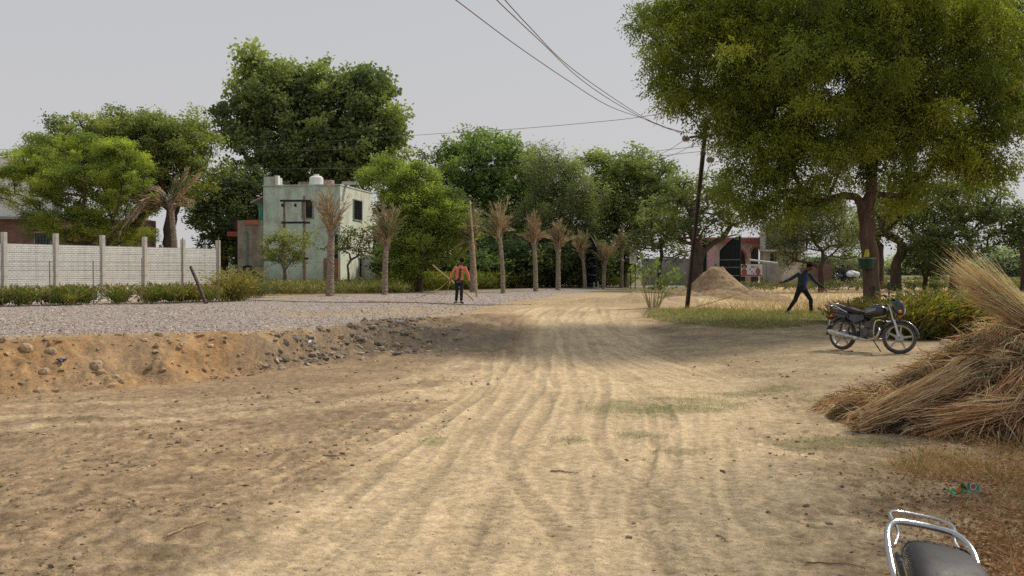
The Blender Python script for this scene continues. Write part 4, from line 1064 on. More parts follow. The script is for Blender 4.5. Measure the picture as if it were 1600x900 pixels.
def motorcycle(label, loc, rz, lean=.0, steer=.0, mirrors=True, group=None, rail_scale=1., low_rail=0., bar_drop=0.):
    """x forward; rear axle x=-.62, front axle x=.63; origin on the ground under the middle"""
    root = thing('motorcycle', label, 'motorcycle', loc, group=group)
    root.rotation_euler = (Matrix.Rotation(rz, 3, 'Z') @ Matrix.Rotation(lean, 3, 'X')).to_euler()
    R_ = .305
    def wheel(x, par, y=0, drum=.09, T=None):
        w_ = MB().lathe([(.012, -.06), (drum, -.06), (drum, .06), (.012, .06), (.012, -.06)], (x, y, R_), 'y', 20).build('wheel', ALLOY, par, smooth=False)
        m = MB(); prof = [(R_-.062, -.03), (R_-.05, -.042), (R_-.025, -.046), (R_-.008, -.034), (R_, -.012), (R_, .012), (R_-.008, .034), (R_-.025, .046), (R_-.05, .042), (R_-.062, .03), (R_-.062, -.03)]
        m.lathe(prof, (x, y, R_), 'y', 40); m.build('tyre', TYRE, w_, smooth=True)
        m = MB().lathe([(R_-.075, -.028), (R_-.06, -.034), (R_-.055, -.03), (R_-.055, .03), (R_-.06, .034), (R_-.075, .028), (R_-.075, -.028)], (x, y, R_), 'y', 40)
        for k in range(5):
            a = 2*PI*k/5+.3; c_, s_ = math.cos(a), math.sin(a)
            M_ = Matrix.Translation((x, y, R_)) @ Matrix(((c_, 0, -s_, 0), (0, 1, 0, 0), (s_, 0, c_, 0), (0, 0, 0, 1)))
            m.loft([[M_ @ Vector(q) for q in ((r, -.016, -h_), (r, .016, -h_), (r, .016, h_), (r, -.016, h_))] for r, h_ in ((.04, .03), (.12, .018), (R_-.065, .012))])
        m.build('rim', ALLOY, w_)
        return w_
    wheel(-.62, root)
    fr = bpy.data.objects.new('front_fork', None)
    # the whole steering assembly is one mesh part with its sub-parts
    def stm(x, y, z):    # rotate about the steering axis (through (.50,0,.72), tilted)
        ax_ = Vector((-.42, 0, 1)).normalized(); c_ = Vector((.44, 0, .72))
        return Matrix.Translation(c_) @ Matrix.Rotation(steer, 4, ax_) @ Matrix.Translation(-c_)
    S = stm(0, 0, 0)
    m = MB()
    for s in (-.075, .075):
        m.tube([(.635, s, R_), (.50, s, .62)], .022, 10); m.tube([(.50, s, .60), (.385, s, .88)], .014, 8)
    fk = m.build('front_fork', M('fork_silver', (.55, .54, .52), .3, metal=.7), root); fk.matrix_local = S
    wheel(.64, fk, drum=.075)
    m = MB(); pr = [(.0, 0)]
    secs = []
    for i in range(13):
        a = math.radians(12+i*11.5); r = R_+.035
        cx_, cz_ = .64-r*math.cos(a+.25)*-1*1, R_+r*math.sin(a)
        cx_ = .64+r*math.cos(a)
        nrm = Vector((math.cos(a), 0, math.sin(a)))
        secs.append([Vector((cx_, 0, cz_))+nrm*q[1]+Vector((0, q[0], 0)) for q in ((-.062, -.035), (-.055, .0), (-.025, .016), (.025, .016), (.055, 0), (.062, -.035), (.05, -.03), (.02, .006), (-.02, .006), (-.05, -.03))])
    m.loft(secs).build('front_mudguard', BPAINT, fk, smooth=True)
    # cowl and headlamp
    m = MB(); secs = []
    for x_, w_, z0, z1 in ((.44, .07, .84, 1.02), (.50, .105, .76, 1.06), (.57, .115, .73, 1.04), (.63, .10, .74, .98), (.66, .075, .77, .93)):
        n = 12; secs.append([(x_, w_*math.copysign(abs(math.cos(2*PI*k/n))**.7, math.cos(2*PI*k/n)), (z0+z1)/2+(z1-z0)/2*math.copysign(abs(math.sin(2*PI*k/n))**.8, math.sin(2*PI*k/n))) for k in range(n)])
    cw_ = m.loft(secs).build('headlamp_cowl', BPAINT, fk, smooth=True)
    MB().ell((.648, 0, .835), (.035, .07, .07), 14, 8).build('headlamp', CLEAR, cw_, smooth=True)
    m = MB(); m.loft([[(.55, -.085, 1.03), (.55, .085, 1.03), (.545, .085, 1.035), (.545, -.085, 1.035)], [(.60, -.075, .985), (.60, .075, .985), (.605, .075, .99), (.605, -.075, .99)], [(.665, -.055, .90), (.665, .055, .90), (.672, .055, .905), (.672, -.055, .905)]]); m.build('visor', CLEAR, cw_)
    for s in (-1, 1):
        MB().ell((.585, s*.155, .775), (.04, .045, .03), 10, 6).build('indicator', ORNG, fk, smooth=True)
    m = MB().tube(bez([(.28, -.36, .99), (.33, -.27, 1.0), (.40, -.12, .965), (.415, 0, .95), (.40, .12, .965), (.33, .27, 1.0), (.28, .36, .99)], 4), .012, 8)
    hb = m.build('handlebar', CHROMED, fk, smooth=True); hb.location.z = -bar_drop
    for s in (-1, 1):
        MB().tube([(.275, s*.375, .987), (.32, s*.28, 1.0)], .019, 10).build('grip', BPLA, hb, smooth=True)
        MB().tube(bez([(.345, s*.27, .985), (.375, s*.31, .975), (.335, s*.39, .965)], 4), .007, 6).build('lever', CHROMED, hb)
        if mirrors:
            MB().tube(bez([(.35, s*.25, 1.0), (.35, s*.29, 1.10), (.33, s*.31, 1.20)], 4), .006, 6).build('mirror_stem', BPLA, hb)
            MB().ell((.325, s*.315, 1.245), (.018, .058, .042), 14, 8).build('mirror', BPLA, hb, smooth=True)
    MB().ell((.435, 0, 1.03), (.045, .075, .03), 12, 6).build('instrument', BPLA, fk, smooth=True)
    # tank
    n = 14; secs = []
    for x_, w_, z0, z1 in ((-.14, .07, .68, .775), (-.08, .115, .665, .83), (.04, .15, .66, .905), (.16, .155, .665, .925), (.27, .13, .69, .905), (.33, .08, .72, .86)):
        secs.append([(x_, w_*math.copysign(abs(math.cos(2*PI*k/n))**.75, math.cos(2*PI*k/n)), (z0+z1)/2+(z1-z0)/2*math.copysign(abs(math.sin(2*PI*k/n))**.75, math.sin(2*PI*k/n))) for k in range(n)])
    tk = MB().loft(secs).build('fuel_tank', BPAINT, root, smooth=True, sub=1)
    for s in (-1, 1):
        MB().loft([[(-.06, s*.10, .735), (-.06, s*.119, .74), (-.06, s*.119, .755), (-.06, s*.10, .76)], [(.05, s*.14, .74), (.05, s*.158, .76), (.05, s*.155, .815), (.05, s*.13, .83)], [(.20, s*.13, .79), (.20, s*.154, .80), (.20, s*.150, .85), (.20, s*.12, .86)]]).build('tank_decal', SILV, tk)
    MB().lathe([(0, .93), (.035, .93), (.035, .915), (.0, .915)], (.12, 0, .0), n=14).build('filler_cap', CHROMED, tk)
    # seat
    secs = []
    for x_, w_, z0, z1 in ((-.74, .075, .79, .815), (-.70, .11, .765, .85), (-.60, .125, .75, .865), (-.42, .135, .735, .85), (-.28, .135, .72, .80), (-.16, .115, .715, .785), (-.10, .08, .72, .785)):
        secs.append([(x_, w_*math.copysign(abs(math.cos(2*PI*k/n))**.55, math.cos(2*PI*k/n)), (z0+z1)/2+(z1-z0)/2*math.copysign(abs(math.sin(2*PI*k/n))**.6, math.sin(2*PI*k/n))) for k in range(n)])
    st_ = MB().loft(secs).build('seat', VINYL, root, smooth=True, sub=2)
    def sec(x_, w_, z0, z1): return [(x_, w_*math.copysign(abs(math.cos(2*PI*k/n))**.55, math.cos(2*PI*k/n)), (z0+z1)/2+(z1-z0)/2*math.copysign(abs(math.sin(2*PI*k/n))**.6, math.sin(2*PI*k/n))) for k in range(n)]
    MB().loft([sec(-.712, .104, .772, .848), sec(-.70, .112, .765, .855), sec(-.665, .1195, .760, .862), sec(-.655, .1195, .760, .8622)], cap=False).build('seat_band', M('worn_tan_band', (.17, .145, .11), .7) if 'worn_tan_band' not in bpy.data.materials else bpy.data.materials['worn_tan_band'], st_, smooth=True, sub=2)
    # side panels, tail
    for s in (-1, 1):
        MB().loft([[(-.42, s*.10, .60), (-.42, s*.125, .61), (-.42, s*.125, .69), (-.42, s*.10, .72)], [(-.25, s*.11, .50), (-.25, s*.15, .54), (-.25, s*.15, .66), (-.25, s*.11, .71)], [(-.08, s*.09, .60), (-.08, s*.12, .62), (-.08, s*.12, .67), (-.08, s*.09, .69)]]).build('side_panel', BPAINT, root, bevel=.008)
    MB().loft([[(-.86, -.05, .70), (-.86, .05, .70), (-.86, .045, .75), (-.86, -.045, .75)], [(-.72, -.09, .64), (-.72, .09, .64), (-.72, .09, .775), (-.72, -.09, .775)], [(-.45, -.11, .62), (-.45, .11, .62), (-.45, .11, .735), (-.45, -.11, .735)]]).build('tail_panel', BPAINT, root, bevel=.012)
    MB().box(-.885, -.85, -.055, .055, .66, .72).build('tail_lamp', REDL, root, bevel=.01)
    for s in (-1, 1) if mirrors else (): MB().ell((-.82, s*.13, .66), (.035, .04, .026), 10, 6).build('indicator', ORNG, root, smooth=True)
    secs = []
    for i in range(9):
        a = math.radians(62+i*13); r = R_+.05; nrm = Vector((math.cos(a), 0, math.sin(a))); p = Vector((-.62, 0, R_))+nrm*r
        secs.append([p+nrm*q[1]+Vector((0, q[0], 0)) for q in ((-.07, -.03), (-.06, .008), (.06, .008), (.07, -.03), (.055, -.03), (.05, 0), (-.05, 0), (-.055, -.03))])
    MB().loft(secs).build('rear_mudguard', BPAINT, root, smooth=True)
    pl_ = MB().box(-1.005, -.995, -.09, .09, .47, .58, Matrix.Translation((.1, 0, .0))).build('number_plate', WHITEP, root)
    MB().loft([[(-.985, -.06, .28), (-.985, .06, .28), (-.98, .06, .28), (-.98, -.06, .28)], [(-.93, -.06, .45), (-.93, .06, .45), (-.925, .06, .45), (-.925, -.06, .45)]]).build('mud_flap', MUD, root)
    # frame and engine
    m = MB().tube(bez([(.38, 0, .82), (.30, 0, .50), (.22, 0, .34), (.10, 0, .27)], 4), .02, 8); m.tube([(.38, 0, .80), (.0, 0, .66), (-.40, 0, .66)], .022, 8)
    for s in (-.11, .11): m.tube([(-.40, s, .68), (-.86, s*.7, .74)], .014, 6); m.tube([(-.20, s*.8, .60), (-.15, s*.8, .32)], .016, 6); m.tube([(-.15, s, .33), (-.62, s, R_)], .018, 6)
    m.build('frame', BPLA, root)
    for s in (-1, 1):
        m = MB().tube([(-.62, s*.125, R_+.02), (-.50, s*.125, .66)], .012, 8)
        for k in range(9):
            t = .15+.08*k; m.lathe([(.012, -.006), (.03, -.006), (.03, .006), (.012, .006)], (-.62+.12*t, s*.125, R_+.02+.34*t), n=10)
        m.build('shock_absorber', M('dark_spring', (.05, .05, .052), .5, metal=.4) if 'dark_spring' not in bpy.data.materials else bpy.data.materials['dark_spring'], root)
    m = MB().box(-.16, .14, -.10, .10, .29, .44); m.lathe([(0, -.15), (.085, -.15), (.09, -.12), (.09, .12), (.085, .15), (0, .15)], (-.02, 0, .37), 'y', 20); m.lathe([(0, -.13), (.07, -.13), (.07, .13), (0, .13)], (.10, 0, .36), 'y', 18)
    en = m.build('engine', ENG, root, bevel=.01)
    m = MB()
    for k in range(7): m.box(.04+.022*k, .052+.022*k, -.075, .075, .42-.004*k, .55-.012*k)
    m.box(.03, .21, -.05, .05, .43, .50); m.build('cylinder_fins', ENG, en)
    MB().box(-.12, .03, -.045, .045, .46, .60).build('carburettor', ENG, en, bevel=.015)
    # exhaust (right side, y negative)
    m = MB().tube(bez([(.20, -.03, .47), (.27, -.10, .40), (.22, -.13, .28), (.05, -.14, .23), (-.15, -.15, .24)], 5), .02, 10)
    ex = m.build('exhaust_pipe', CHROMED, root, smooth=True)
    m = MB().tube([(-.13, -.155, .24), (-.20, -.16, .245), (-.45, -.165, .285), (-.80, -.17, .345), (-.84, -.17, .352), (-.845, -.17, .353)], [.022, .042, .05, .048, .04, .018], 14)
    sl_ = m.build('silencer', CHROMED, ex, smooth=True)
    m = MB()
    for (xa, xb) in ((-.36, -.24), (-.56, -.42), (-.76, -.64)):
        za = .245+(-.2-xa)*.167; zb2 = .245+(-.2-xb)*.167
        m.loft([[(xa, -.215, za-.02), (xa, -.222, za), (xa, -.215, za+.03), (xa, -.19, za+.05), (xa, -.19, za-.02)], [(xb, -.215, zb2-.02), (xb, -.222, zb2), (xb, -.215, zb2+.03), (xb, -.19, zb2+.05), (xb, -.19, zb2-.02)]])
    m.build('heat_shield', CHROME, sl_)
    # crash guard, footrests, stand, chain case
    m = MB()
    for s in (-1, 1): m.tube(bez([(.33, s*.02, .60), (.31, s*.17, .615), (.27, s*.235, .58), (.25, s*.245, .44), (.23, s*.20, .30), (.17, s*.03, .26)], 5), .0125, 8)
    m.build('crash_guard', CHROMED, root, smooth=True)
    m = MB()
    for s in (-1, 1): m.tube([(.02, s*.10, .26), (.02, s*.24, .27)], .014, 8); m.tube([(-.32, s*.13, .33), (-.33, s*.22, .35)], .013, 8)
    m.build('footrest', BPLA, root)
    MB().tube([(-.02, .12, .25), (.10, .24, .02), (.13, .25, .012)], .011, 8).build('side_stand', BPLA, root)
    MB().loft([[(-.66, .13, R_-.055), (-.66, .15, R_-.055), (-.66, .15, R_+.06), (-.66, .13, R_+.06)], [(-.12, .13, .31), (-.12, .15, .31), (-.12, .15, .42), (-.12, .13, .42)]]).build('chain_case', BPLA, root, bevel=.01)
    # grab rail
    k = rail_scale
    m = MB(); r_ = .0125*k
    m.tube(bez([(-.44, -.15, .74), (-.60, -.165, .80), (-.76, -.165, .875), (-.86, -.125, .905), (-.885, -.05, .91), (-.885, .05, .91), (-.86, .125, .905), (-.76, .165, .875), (-.60, .165, .80), (-.44, .15, .74)], 6), r_, 12)
    m.v = [(p[0], p[1]*(1-low_rail*2.), p[2]-low_rail) for p in m.v]
    gr_ = m.build('grab_rail', CHROME, root, smooth=True)
    m = MB(); m.tube(bez([(-.72, -.13, .80), (-.82, -.10, .835), (-.93, -.115, .87), (-.985, -.07, .875), (-.985, .07, .875), (-.93, .115, .87), (-.82, .10, .835), (-.72, .13, .80)], 5), r_*.5, 8)
    m.tube([(-.80, -.10, .80), (-.80, .10, .80)], r_*.7, 8)
    m.build('rail_bracket', CHROME, gr_, smooth=True)
    return root
mx, my = X(1358, 19.2), 19.2
bike = motorcycle('black motorcycle with silver decals parked on its stand before the neem tree', (mx, my, G(mx, my)+.005), -.97, -.10, steer=.62)

# foreground: only the tail of a second machine is in view
fb = motorcycle('nearest motorcycle, only its chrome grab rail and seat back in view', (1.235, 2.84, G(1.235, 2.84)-.005), math.radians(-100), -.17, steer=.2, mirrors=False, rail_scale=1.05, low_rail=.05, bar_drop=.15)
band = MB()
n = 20
for (xa, xb, sc_) in ((-.655, -.635, 1.0),):
    pass

# ---------------------------------------------------------------- people
SKIN = M('brown_skin', (.13, .065, .04), .6, var=.12); HAIR = M('black_hair', (.008, .007, .007), .85, spec=.1)
EYE = M('eye', (.35, .33, .3), .3); SHOE = M('dusty_sandal', (.06, .045, .035), .8)
def person(label, loc, J, shirt, trousers, under=None, hand_l=0, hand_r=0, rz=0, face=(0, -1, -.25), open_front=False, shoe=SHOE, vx=.009):
    """J: joints in metres relative to loc (x right, y away, z up)"""
    root = thing('person', label, 'person', loc, rz)
    V = {k: Vector(v) for k, v in J.items() if k != 'curl'}
    b_ = MB()
    def cap(m, p0, p1, r0, r1, n=12, k=5):
        p0 = Vector(p0); p1 = Vector(p1); m.tube([p0.lerp(p1, i/k) for i in range(k+1)], [r0+(r1-r0)*i/k for i in range(k+1)], n); m.ell(p0, (r0,)*3, 10, 6); m.ell(p1, (r1,)*3, 10, 6)
    hip = V['hip']; ch = V['chest']; nk = V['neck']; hd = V['head']
    cap(b_, hip, ch, .10, .105); cap(b_, ch, nk, .095, .052); cap(b_, nk, hd+Vector((0, 0, -.04)), .052, .05)
    f = Vector(face).normalized(); side = f.cross(Vector((0, 0, 1))).normalized(); up = side.cross(f).normalized()
    Rm = Matrix((side, -f, up)).transposed()
    b_.ell(hd, (.075, .092, .112), 16, 12, Rm.to_3x3()); b_.ell(hd+f*.03-up*.055, (.052, .06, .055), 12, 8, Rm)
    b_.ell(hd+f*.095-up*.012, (.014, .022, .024), 8, 6, Rm); b_.ell(hd+f*.085-up*.055, (.026, .014, .010), 8, 6, Rm)
    for s in (-1, 1): b_.ell(hd+side*s*.077-up*.005, (.010, .02, .032), 8, 6, Rm)
    for s in 'lr':
        sh, el, ha = V['sh_'+s], V['el_'+s], V['ha_'+s]
        cap(b_, ch+Vector((0, 0, .04)), sh, .075, .048); cap(b_, sh, el, .044, .036); cap(b_, el, ha, .040, .026)
        d = (ha-el).normalized(); gd = V.get('grip_'+s, d+Vector((0, 0, -.5))).normalized()
        pc = ha+gd*.045; wd = gd.cross(f).normalized() if gd.cross(f).length > .1 else side
        nn = gd.cross(wd).normalized()
        Mh = Matrix((wd, nn, gd)).transposed(); b_.ell(pc, (.042, .018, .05), 10, 8, Mh)
        cl = J.get('curl', .5)
        for q in range(4):
            r0 = pc+gd*.035+wd*(.03-.02*q); L = (.07, .078, .074, .058)[q]
            m1 = r0+gd*L*.5+nn*.01; m2 = m1+(gd*(1-cl)+nn*cl).normalized()*L*.5; b_.tube([r0, m1, m2], [.0095, .009, .0075], 8)
        t0 = pc-gd*.02+wd*.035; b_.tube([t0, t0+wd*.025+gd*.025, t0+wd*.025+gd*.055+nn*.012], [.012, .011, .009], 8)
    for s in 'lr':
        kn, an = V['kn_'+s], V['an_'+s]; hp = V['hp_'+s]
        cap(b_, hip, hp, .10, .08); cap(b_, hp, kn, .07, .048); cap(b_, kn, an, .046, .032)
        td = V.get('toe_'+s, Vector((0, -1, 0))).normalized(); toe = an+td*.15+Vector((0, 0, -.045))
        cap(b_, an+Vector((0, 0, -.04))-td*.04, toe, .036, .028)
    bo = b_.build('body', SKIN, root, remesh=vx)
    m = MB(); m.ell(hd-f*.018+up*.03, (.087, .095, .098), 16, 10, Rm)
    for i in range(34):
        a = RNG.normal(size=3); a[2] = abs(a[2])*.8; a /= np.linalg.norm(a); a = Vector(a); p_ = hd-f*.015+up*.03+Rm @ Vector((a.x*.08, a.y*.09, a.z*.1)); m.ell(p_, (.026, .026, .022), 8, 6)
    m.build('hair', HAIR, root, remesh=.012, smoothmod=1)
    for s in (-1, 1): MB().ell(hd+f*.083+side*s*.03+up*.012, (.012, .008, .007), 8, 6, Rm).build('eye', EYE, root)
    # trousers
    m = MB(); cap(m, hip+Vector((0, 0, .05)), hip-Vector((0, 0, .03)), .125, .12)
    for s in 'lr':
        kn, an, hp = V['kn_'+s], V['an_'+s], V['hp_'+s]
        cap(m, hip, hp, .115, .10); cap(m, hp, kn, .092, .064); 
        e_ = kn.lerp(an, .93); m.tube([kn.lerp(e_, i/5) for i in range(6)], [.064-.012*i/5 for i in range(6)], 12); m.ell(kn, (.066,)*3, 10, 6)
        for q in (.3, .6, .85): m.ell(kn.lerp(e_, q)+Vector((.012*(-1)**int(q*10), -.01, 0)), (.060, .060, .03), 10, 6)
    m.build('trousers', trousers, root, remesh=.011)
    # shirt or jacket
    m = MB(); hm = hip+Vector((0, 0, -.03)); ax_ = (ch-hm)
    for i in range(6):
        t = i/5; m.ell(hm+ax_*t, (.158-.014*math.sin(t*PI), .118, .09), 14, 8)
    cap(m, ch, nk-Vector((0, 0, .03)), .132, .072)
    for s in 'lr':
        sh, el, ha = V['sh_'+s], V['el_'+s], V['ha_'+s]
        cap(m, ch+Vector((0, 0, .03)), sh-Vector((0, 0, .01)), .09, .062); cap(m, sh, el, .061, .052); e_ = el.lerp(ha, .9); m.tube([el.lerp(e_, i/4) for i in range(5)], [.052, .047, .045, .042, .040], 12); m.ell(el, (.054,)*3, 10, 6)
        for q in (.35, .7): m.ell(sh.lerp(el, q), (.060, .060, .045), 10, 6)
        m.ell(el.lerp(ha, .35), (.052, .052, .035), 10, 6)
    sh_ = m.build('shirt' if not open_front else 'jacket', shirt, root, remesh=.012)
    if under is not None:
        m = MB(); 
        fr = Vector((face[0], face[1], 0)).normalized()
        for i in range(6):
            t = i/5; m.ell(hm+ax_*t*1.05+fr*.062+Vector((0, 0, .02)), (.048+.026*t, .080, .09), 12, 8, Matrix.Rotation(math.atan2(fr.y, fr.x)+PI/2, 3, 'Z'))
        m.build('undershirt', under, root, remesh=.012)
    for s in 'lr':
        an = V['an_'+s]; td = V.get('toe_'+s, Vector((0, -1, 0))).normalized()
        m = MB(); cap(m, an+Vector((0, 0, -.06))-td*.05, an+td*.16+Vector((0, 0, -.068)), .034, .036, k=4); m.build('shoe', shoe, root, remesh=.009)
    return root
CHECK, nt, b, out = newmat('orange_check_cloth')
v = coords(nt); n1 = noise(nt, 14, 3, .6, v)
wv = N(nt, 'TexWave'); wv.inputs['Scale'].default_value = 9; wv.bands_direction = 'X'; nt.links.new(v, wv.inputs[0])
wz = N(nt, 'TexWave'); wz.inputs['Scale'].default_value = 9; wz.bands_direction = 'Z'; nt.links.new(v, wz.inputs[0])
c_ = mixc(nt, ramp(nt, wv.outputs['Fac'], [(.6, 0), (.8, .45)]), (.72, .19, .10), (.62, .34, .26))
c_ = mixc(nt, ramp(nt, wz.outputs['Fac'], [(.6, 0), (.8, .4)]), c_, (.50, .12, .08))
c_ = mixc(nt, 1., c_, ramp(nt, n1, [(.3, .75), (.7, 1.15)]), 'MULTIPLY')
nt.links.new(c_, b.inputs['Base Color']); b.inputs['Roughness'].default_value = .9
BLACKT = M('black_trousers', (.018, .017, .02), .85, var=.3, bmp=.004); DKJ = M('dark_blue_jacket', (.035, .044, .058), .8, var=.35, bmp=.004)
BLUE = M('blue_tshirt', (.03, .06, .38), .8); INNER = M('dark_inner_shirt', (.06, .06, .035), .85)
x1, y1 = X(718, 36.7), 36.7
g1 = G(x1, y1)
person('person in an open orange checked shirt walking along the gravel with a cord', (x1, y1, g1),
       dict(hip=(-.02, 0, .84), chest=(.02, -.02, 1.19), neck=(.05, -.05, 1.40), head=(.09, -.10, 1.54), sh_l=(-.15, -.02, 1.31), el_l=(-.27, -.03, 1.09), ha_l=(-.33, -.10, .90), sh_r=(.21, -.02, 1.31), el_r=(.32, 0, 1.04), ha_r=(.36, -.04, .80),
            hp_l=(-.10, 0, .80), kn_l=(-.09, -.03, .44), an_l=(-.13, .02, .085), hp_r=(.07, 0, .80), kn_r=(.08, -.12, .45), an_r=(.07, -.14, .085), toe_l=(-.35, -1, 0), toe_r=(.5, -1, 0), curl=.8),
       CHECK, BLACKT, under=INNER, face=(.15, -1, -.75))
x2, y2 = X(1252, 30.2), 30.2
g2 = G(x2, y2)
person('person in a dark jacket over a blue shirt striding right and hauling a rope', (x2, y2, g2),
       dict(hip=(.0, 0, .80), chest=(.04, -.02, 1.12), neck=(.12, -.03, 1.32), head=(.24, -.06, 1.43), sh_l=(-.11, -.10, 1.22), el_l=(-.36, -.12, 1.07), ha_l=(-.58, -.10, .97), sh_r=(.24, .04, 1.23), el_r=(.43, .02, .98), ha_r=(.68, -.08, .79),
            hp_l=(-.07, -.04, .76), kn_l=(-.21, -.06, .42), an_l=(-.40, .05, .10), hp_r=(.09, .02, .76), kn_r=(.27, -.06, .44), an_r=(.30, .0, .085), toe_l=(.8, -.3, -.35), toe_r=(1, -.5, 0), grip_l=(-1, 0, -.2), curl=.8),
       DKJ, BLACKT, under=BLUE, face=(.75, -.65, -.25), open_front=True)
# distant rider with a white load on the road
rx, ry = X(1316, 78), 78; rz_ = G(rx, ry)
rb = copy_tree(bike); rb.location = (rx, ry, rz_); rb.rotation_euler = (0, 0, PI+.05); rb['label'] = 'distant loaded motorcycle being ridden left along the far road'
person('distant person riding the loaded motorcycle on the far road', (rx, ry, rz_),
       dict(hip=(.2, 0, .90), chest=(.12, 0, 1.22), neck=(.08, 0, 1.42), head=(.02, 0, 1.56), sh_l=(.1, -.18, 1.36), el_l=(-.1, -.24, 1.14), ha_l=(-.30, -.28, 1.02), sh_r=(.1, .18, 1.36), el_r=(-.1, .24, 1.14), ha_r=(-.30, .28, 1.02),
            hp_l=(.17, -.10, .86), kn_l=(-.15, -.17, .66), an_l=(-.02, -.2, .33), hp_r=(.17, .10, .86), kn_r=(-.15, .17, .66), an_r=(-.02, .2, .33), toe_l=(-1, 0, 0), toe_r=(-1, 0, 0), curl=.9), M('navy_cloth', (.03, .035, .09), .85), BLACKT, face=(-1, 0, -.1), vx=.016)
ld = thing('white_sack', 'bulky white sack strapped behind the distant rider', 'sack', (rx+.72, ry, rz_+.84))
m = MB(); m.ell((0, 0, .20), (.40, .34, .22), 18, 10); m.ell((.3, -.1, .12), (.3, .36, .22), 14, 8); m.ell((-.2, -.16, .1), (.3, .3, .2), 14, 8); m.build('cloth', WHITEP, ld, remesh=.03)
m = MB().tube([(-.1, -.42, 0), (-.08, -.30, .4), (-.08, .2, .5)], .015, 5); m.build('strap', IRON, ld)
# ---------------------------------------------------------------- poles, wires, ropes
base = at(1072, 479, 33.5); base.z = G(base.x, base.y)-.3
top_ = at(1104, 186, 33.5)
P_ = thing('power_pole', 'rusty leaning iron power pole left of the neem tree', 'power pole', tuple(base))
d = top_-base
# two channel sections laced together
m = MB(); ax_ = d.normalized(); sx_ = Vector((1, 0, 0)); sx_ = (sx_-ax_*sx_.dot(ax_)).normalized(); sy_ = ax_.cross(sx_)
for s in (-.045, .045): m.loft([[p+sx_*(s+a)+sy_*b2 for a, b2 in ((-.022, -.06), (.022, -.06), (.022, .06), (-.022, .06))] for p in (Vector((0, 0, 0)), d*.5, d)])
m.loft([[p+sx_*a+sy_*b2 for a, b2 in ((-.022, -.02), (.022, -.02), (.022, .02), (-.022, .02))] for p in (d*.001, d*.5, d*.999)])
pole_ = m.build('pole', RUSTY, P_)
def w2(px_, py_, Y=33.5): return at(px_, py_, Y)-base
m = MB(); a, b2 = w2(1068, 216), w2(1112, 211); m.loft([[p+Vector(q) for q in ((0, -.08, -.035), (0, -.03, -.035), (0, -.03, .035), (0, -.08, .035))] for p in (a, b2)])
arm = m.build('crossarm', RUSTY, P_)
INS = M('glazed_ceramic', (.20, .17, .15), .25)
for px_, py_ in ((1071, 217), (1095, 214), (1101, 190), (1109, 250)):
    p = w2(px_, py_); m = MB().lathe([(0, -.12), (.05, -.12), (.10, -.07), (.12, -.02), (.07, 0), (.11, .03), (.10, .09), (.05, .13), (0, .13)], (p.x, p.y-.06, p.z), 'x', 14); m.build('insulator', INS, P_, smooth=True)
m = MB().tube(bez([w2(1106, 240), w2(1112, 252), w2(1107, 262), w2(1103, 275)], 5), .012, 5); m.tube(bez([w2(1100, 196), w2(1112, 205), w2(1106, 225), w2(1105, 245)], 5), .01, 5); m.build('jumper_cable', IRON, P_)
WIREB = M('copper_brown_wire', (.16, .075, .055), .6); WIREG = M('grey_wire', (.13, .13, .13), .6)
def wire(label, pts, r, mat, group=None):
    P2 = bez([at(*q) for q in pts], 8); o = Vector(P2[0])
    t = MB().tube([p-o for p in P2], r, 5).build('overhead_wire', mat); t.location = o
    tag(t, label, 'wire', group)
wire('brown overhead wire, lowest and leftmost of those rising to the top of the photo', [(690, -14, 14), (712, 0, 15), (800, 66, 19), (880, 121, 23), (950, 165, 28), (1010, 187, 32), (1068, 210, 33.4)], .009, WIREB)
wire('brown overhead wire crossing the other one below the top of the photo', [(762, -22, 14), (776, 0, 15), (850, 70, 19), (905, 122, 23), (960, 160, 28), (1020, 192, 32), (1070, 207, 33.4)], .009, WIREB)
wire('rightmost brown overhead wire coming in from above', [(775, -22, 14), (789, 0, 15), (830, 45, 18), (880, 96, 21.5), (940, 141, 26), (1000, 180, 31), (1040, 200, 32.5), (1072, 208, 33.4)], .009, WIREB)
wire('thin grey wire rising gently right toward the pole head', [(300, 236, 60), (640, 212, 48), (800, 202, 42), (960, 188, 38), (1060, 176, 34), (1102, 190, 33.5)], .010, WIREG)
for i, (a, b2, lab) in enumerate([((-60, 232, 70), (560, 233, 66), 'high grey wire crossing the rounded trees at the left'), ((-60, 254, 72), (620, 262, 66), 'grey wire just above the green house roof'), ((-60, 277, 73), (430, 283, 68), 'lower grey wire left of the green house')]):
    mid = ((a[0]+b2[0])/2, (a[1]+b2[1])/2+6, (a[2]+b2[2])/2); wire(lab, [a, mid, b2], .012, WIREG)
for i, (a, b2) in enumerate([((680, 258, 60), (1100, 228, 33.5)), ((700, 266, 60), (1102, 236, 33.5)), ((1010, 246, 46), (1070, 218, 33.5)), ((1020, 252, 48), (1096, 217, 33.5))]):
    mid = ((a[0]+b2[0])/2, (a[1]+b2[1])/2+5, (a[2]+b2[2])/2)
    wire(['thin wire over the central trees, upper of the pair to the pole', 'thin wire over the central trees, lower of the pair to the pole', 'short wire dropping left from the crossarm insulator', 'short wire dropping left from the pole centre'][i], [a, mid, b2], .009, WIREG)
for i, (y0, y1_) in enumerate([(262, 264), (276, 278), (281, 283)]):
    wire(['topmost of the three wires at the right edge', 'middle of the three wires at the right edge', 'lowest of the three wires at the right edge'][i], [(1480, y0, 70), (1560, y0+2, 70), (1680, y1_, 70)], .013, WIREG)
for i, (y0, y1_) in enumerate([(338, 336), (346, 345)]):
    wire(['upper faint wire above the arched house', 'lower faint wire above the arched house'][i], [(1100, y0+4, 80), (1150, y0+2, 80), (1300, y1_, 80)], .012, WIREG)
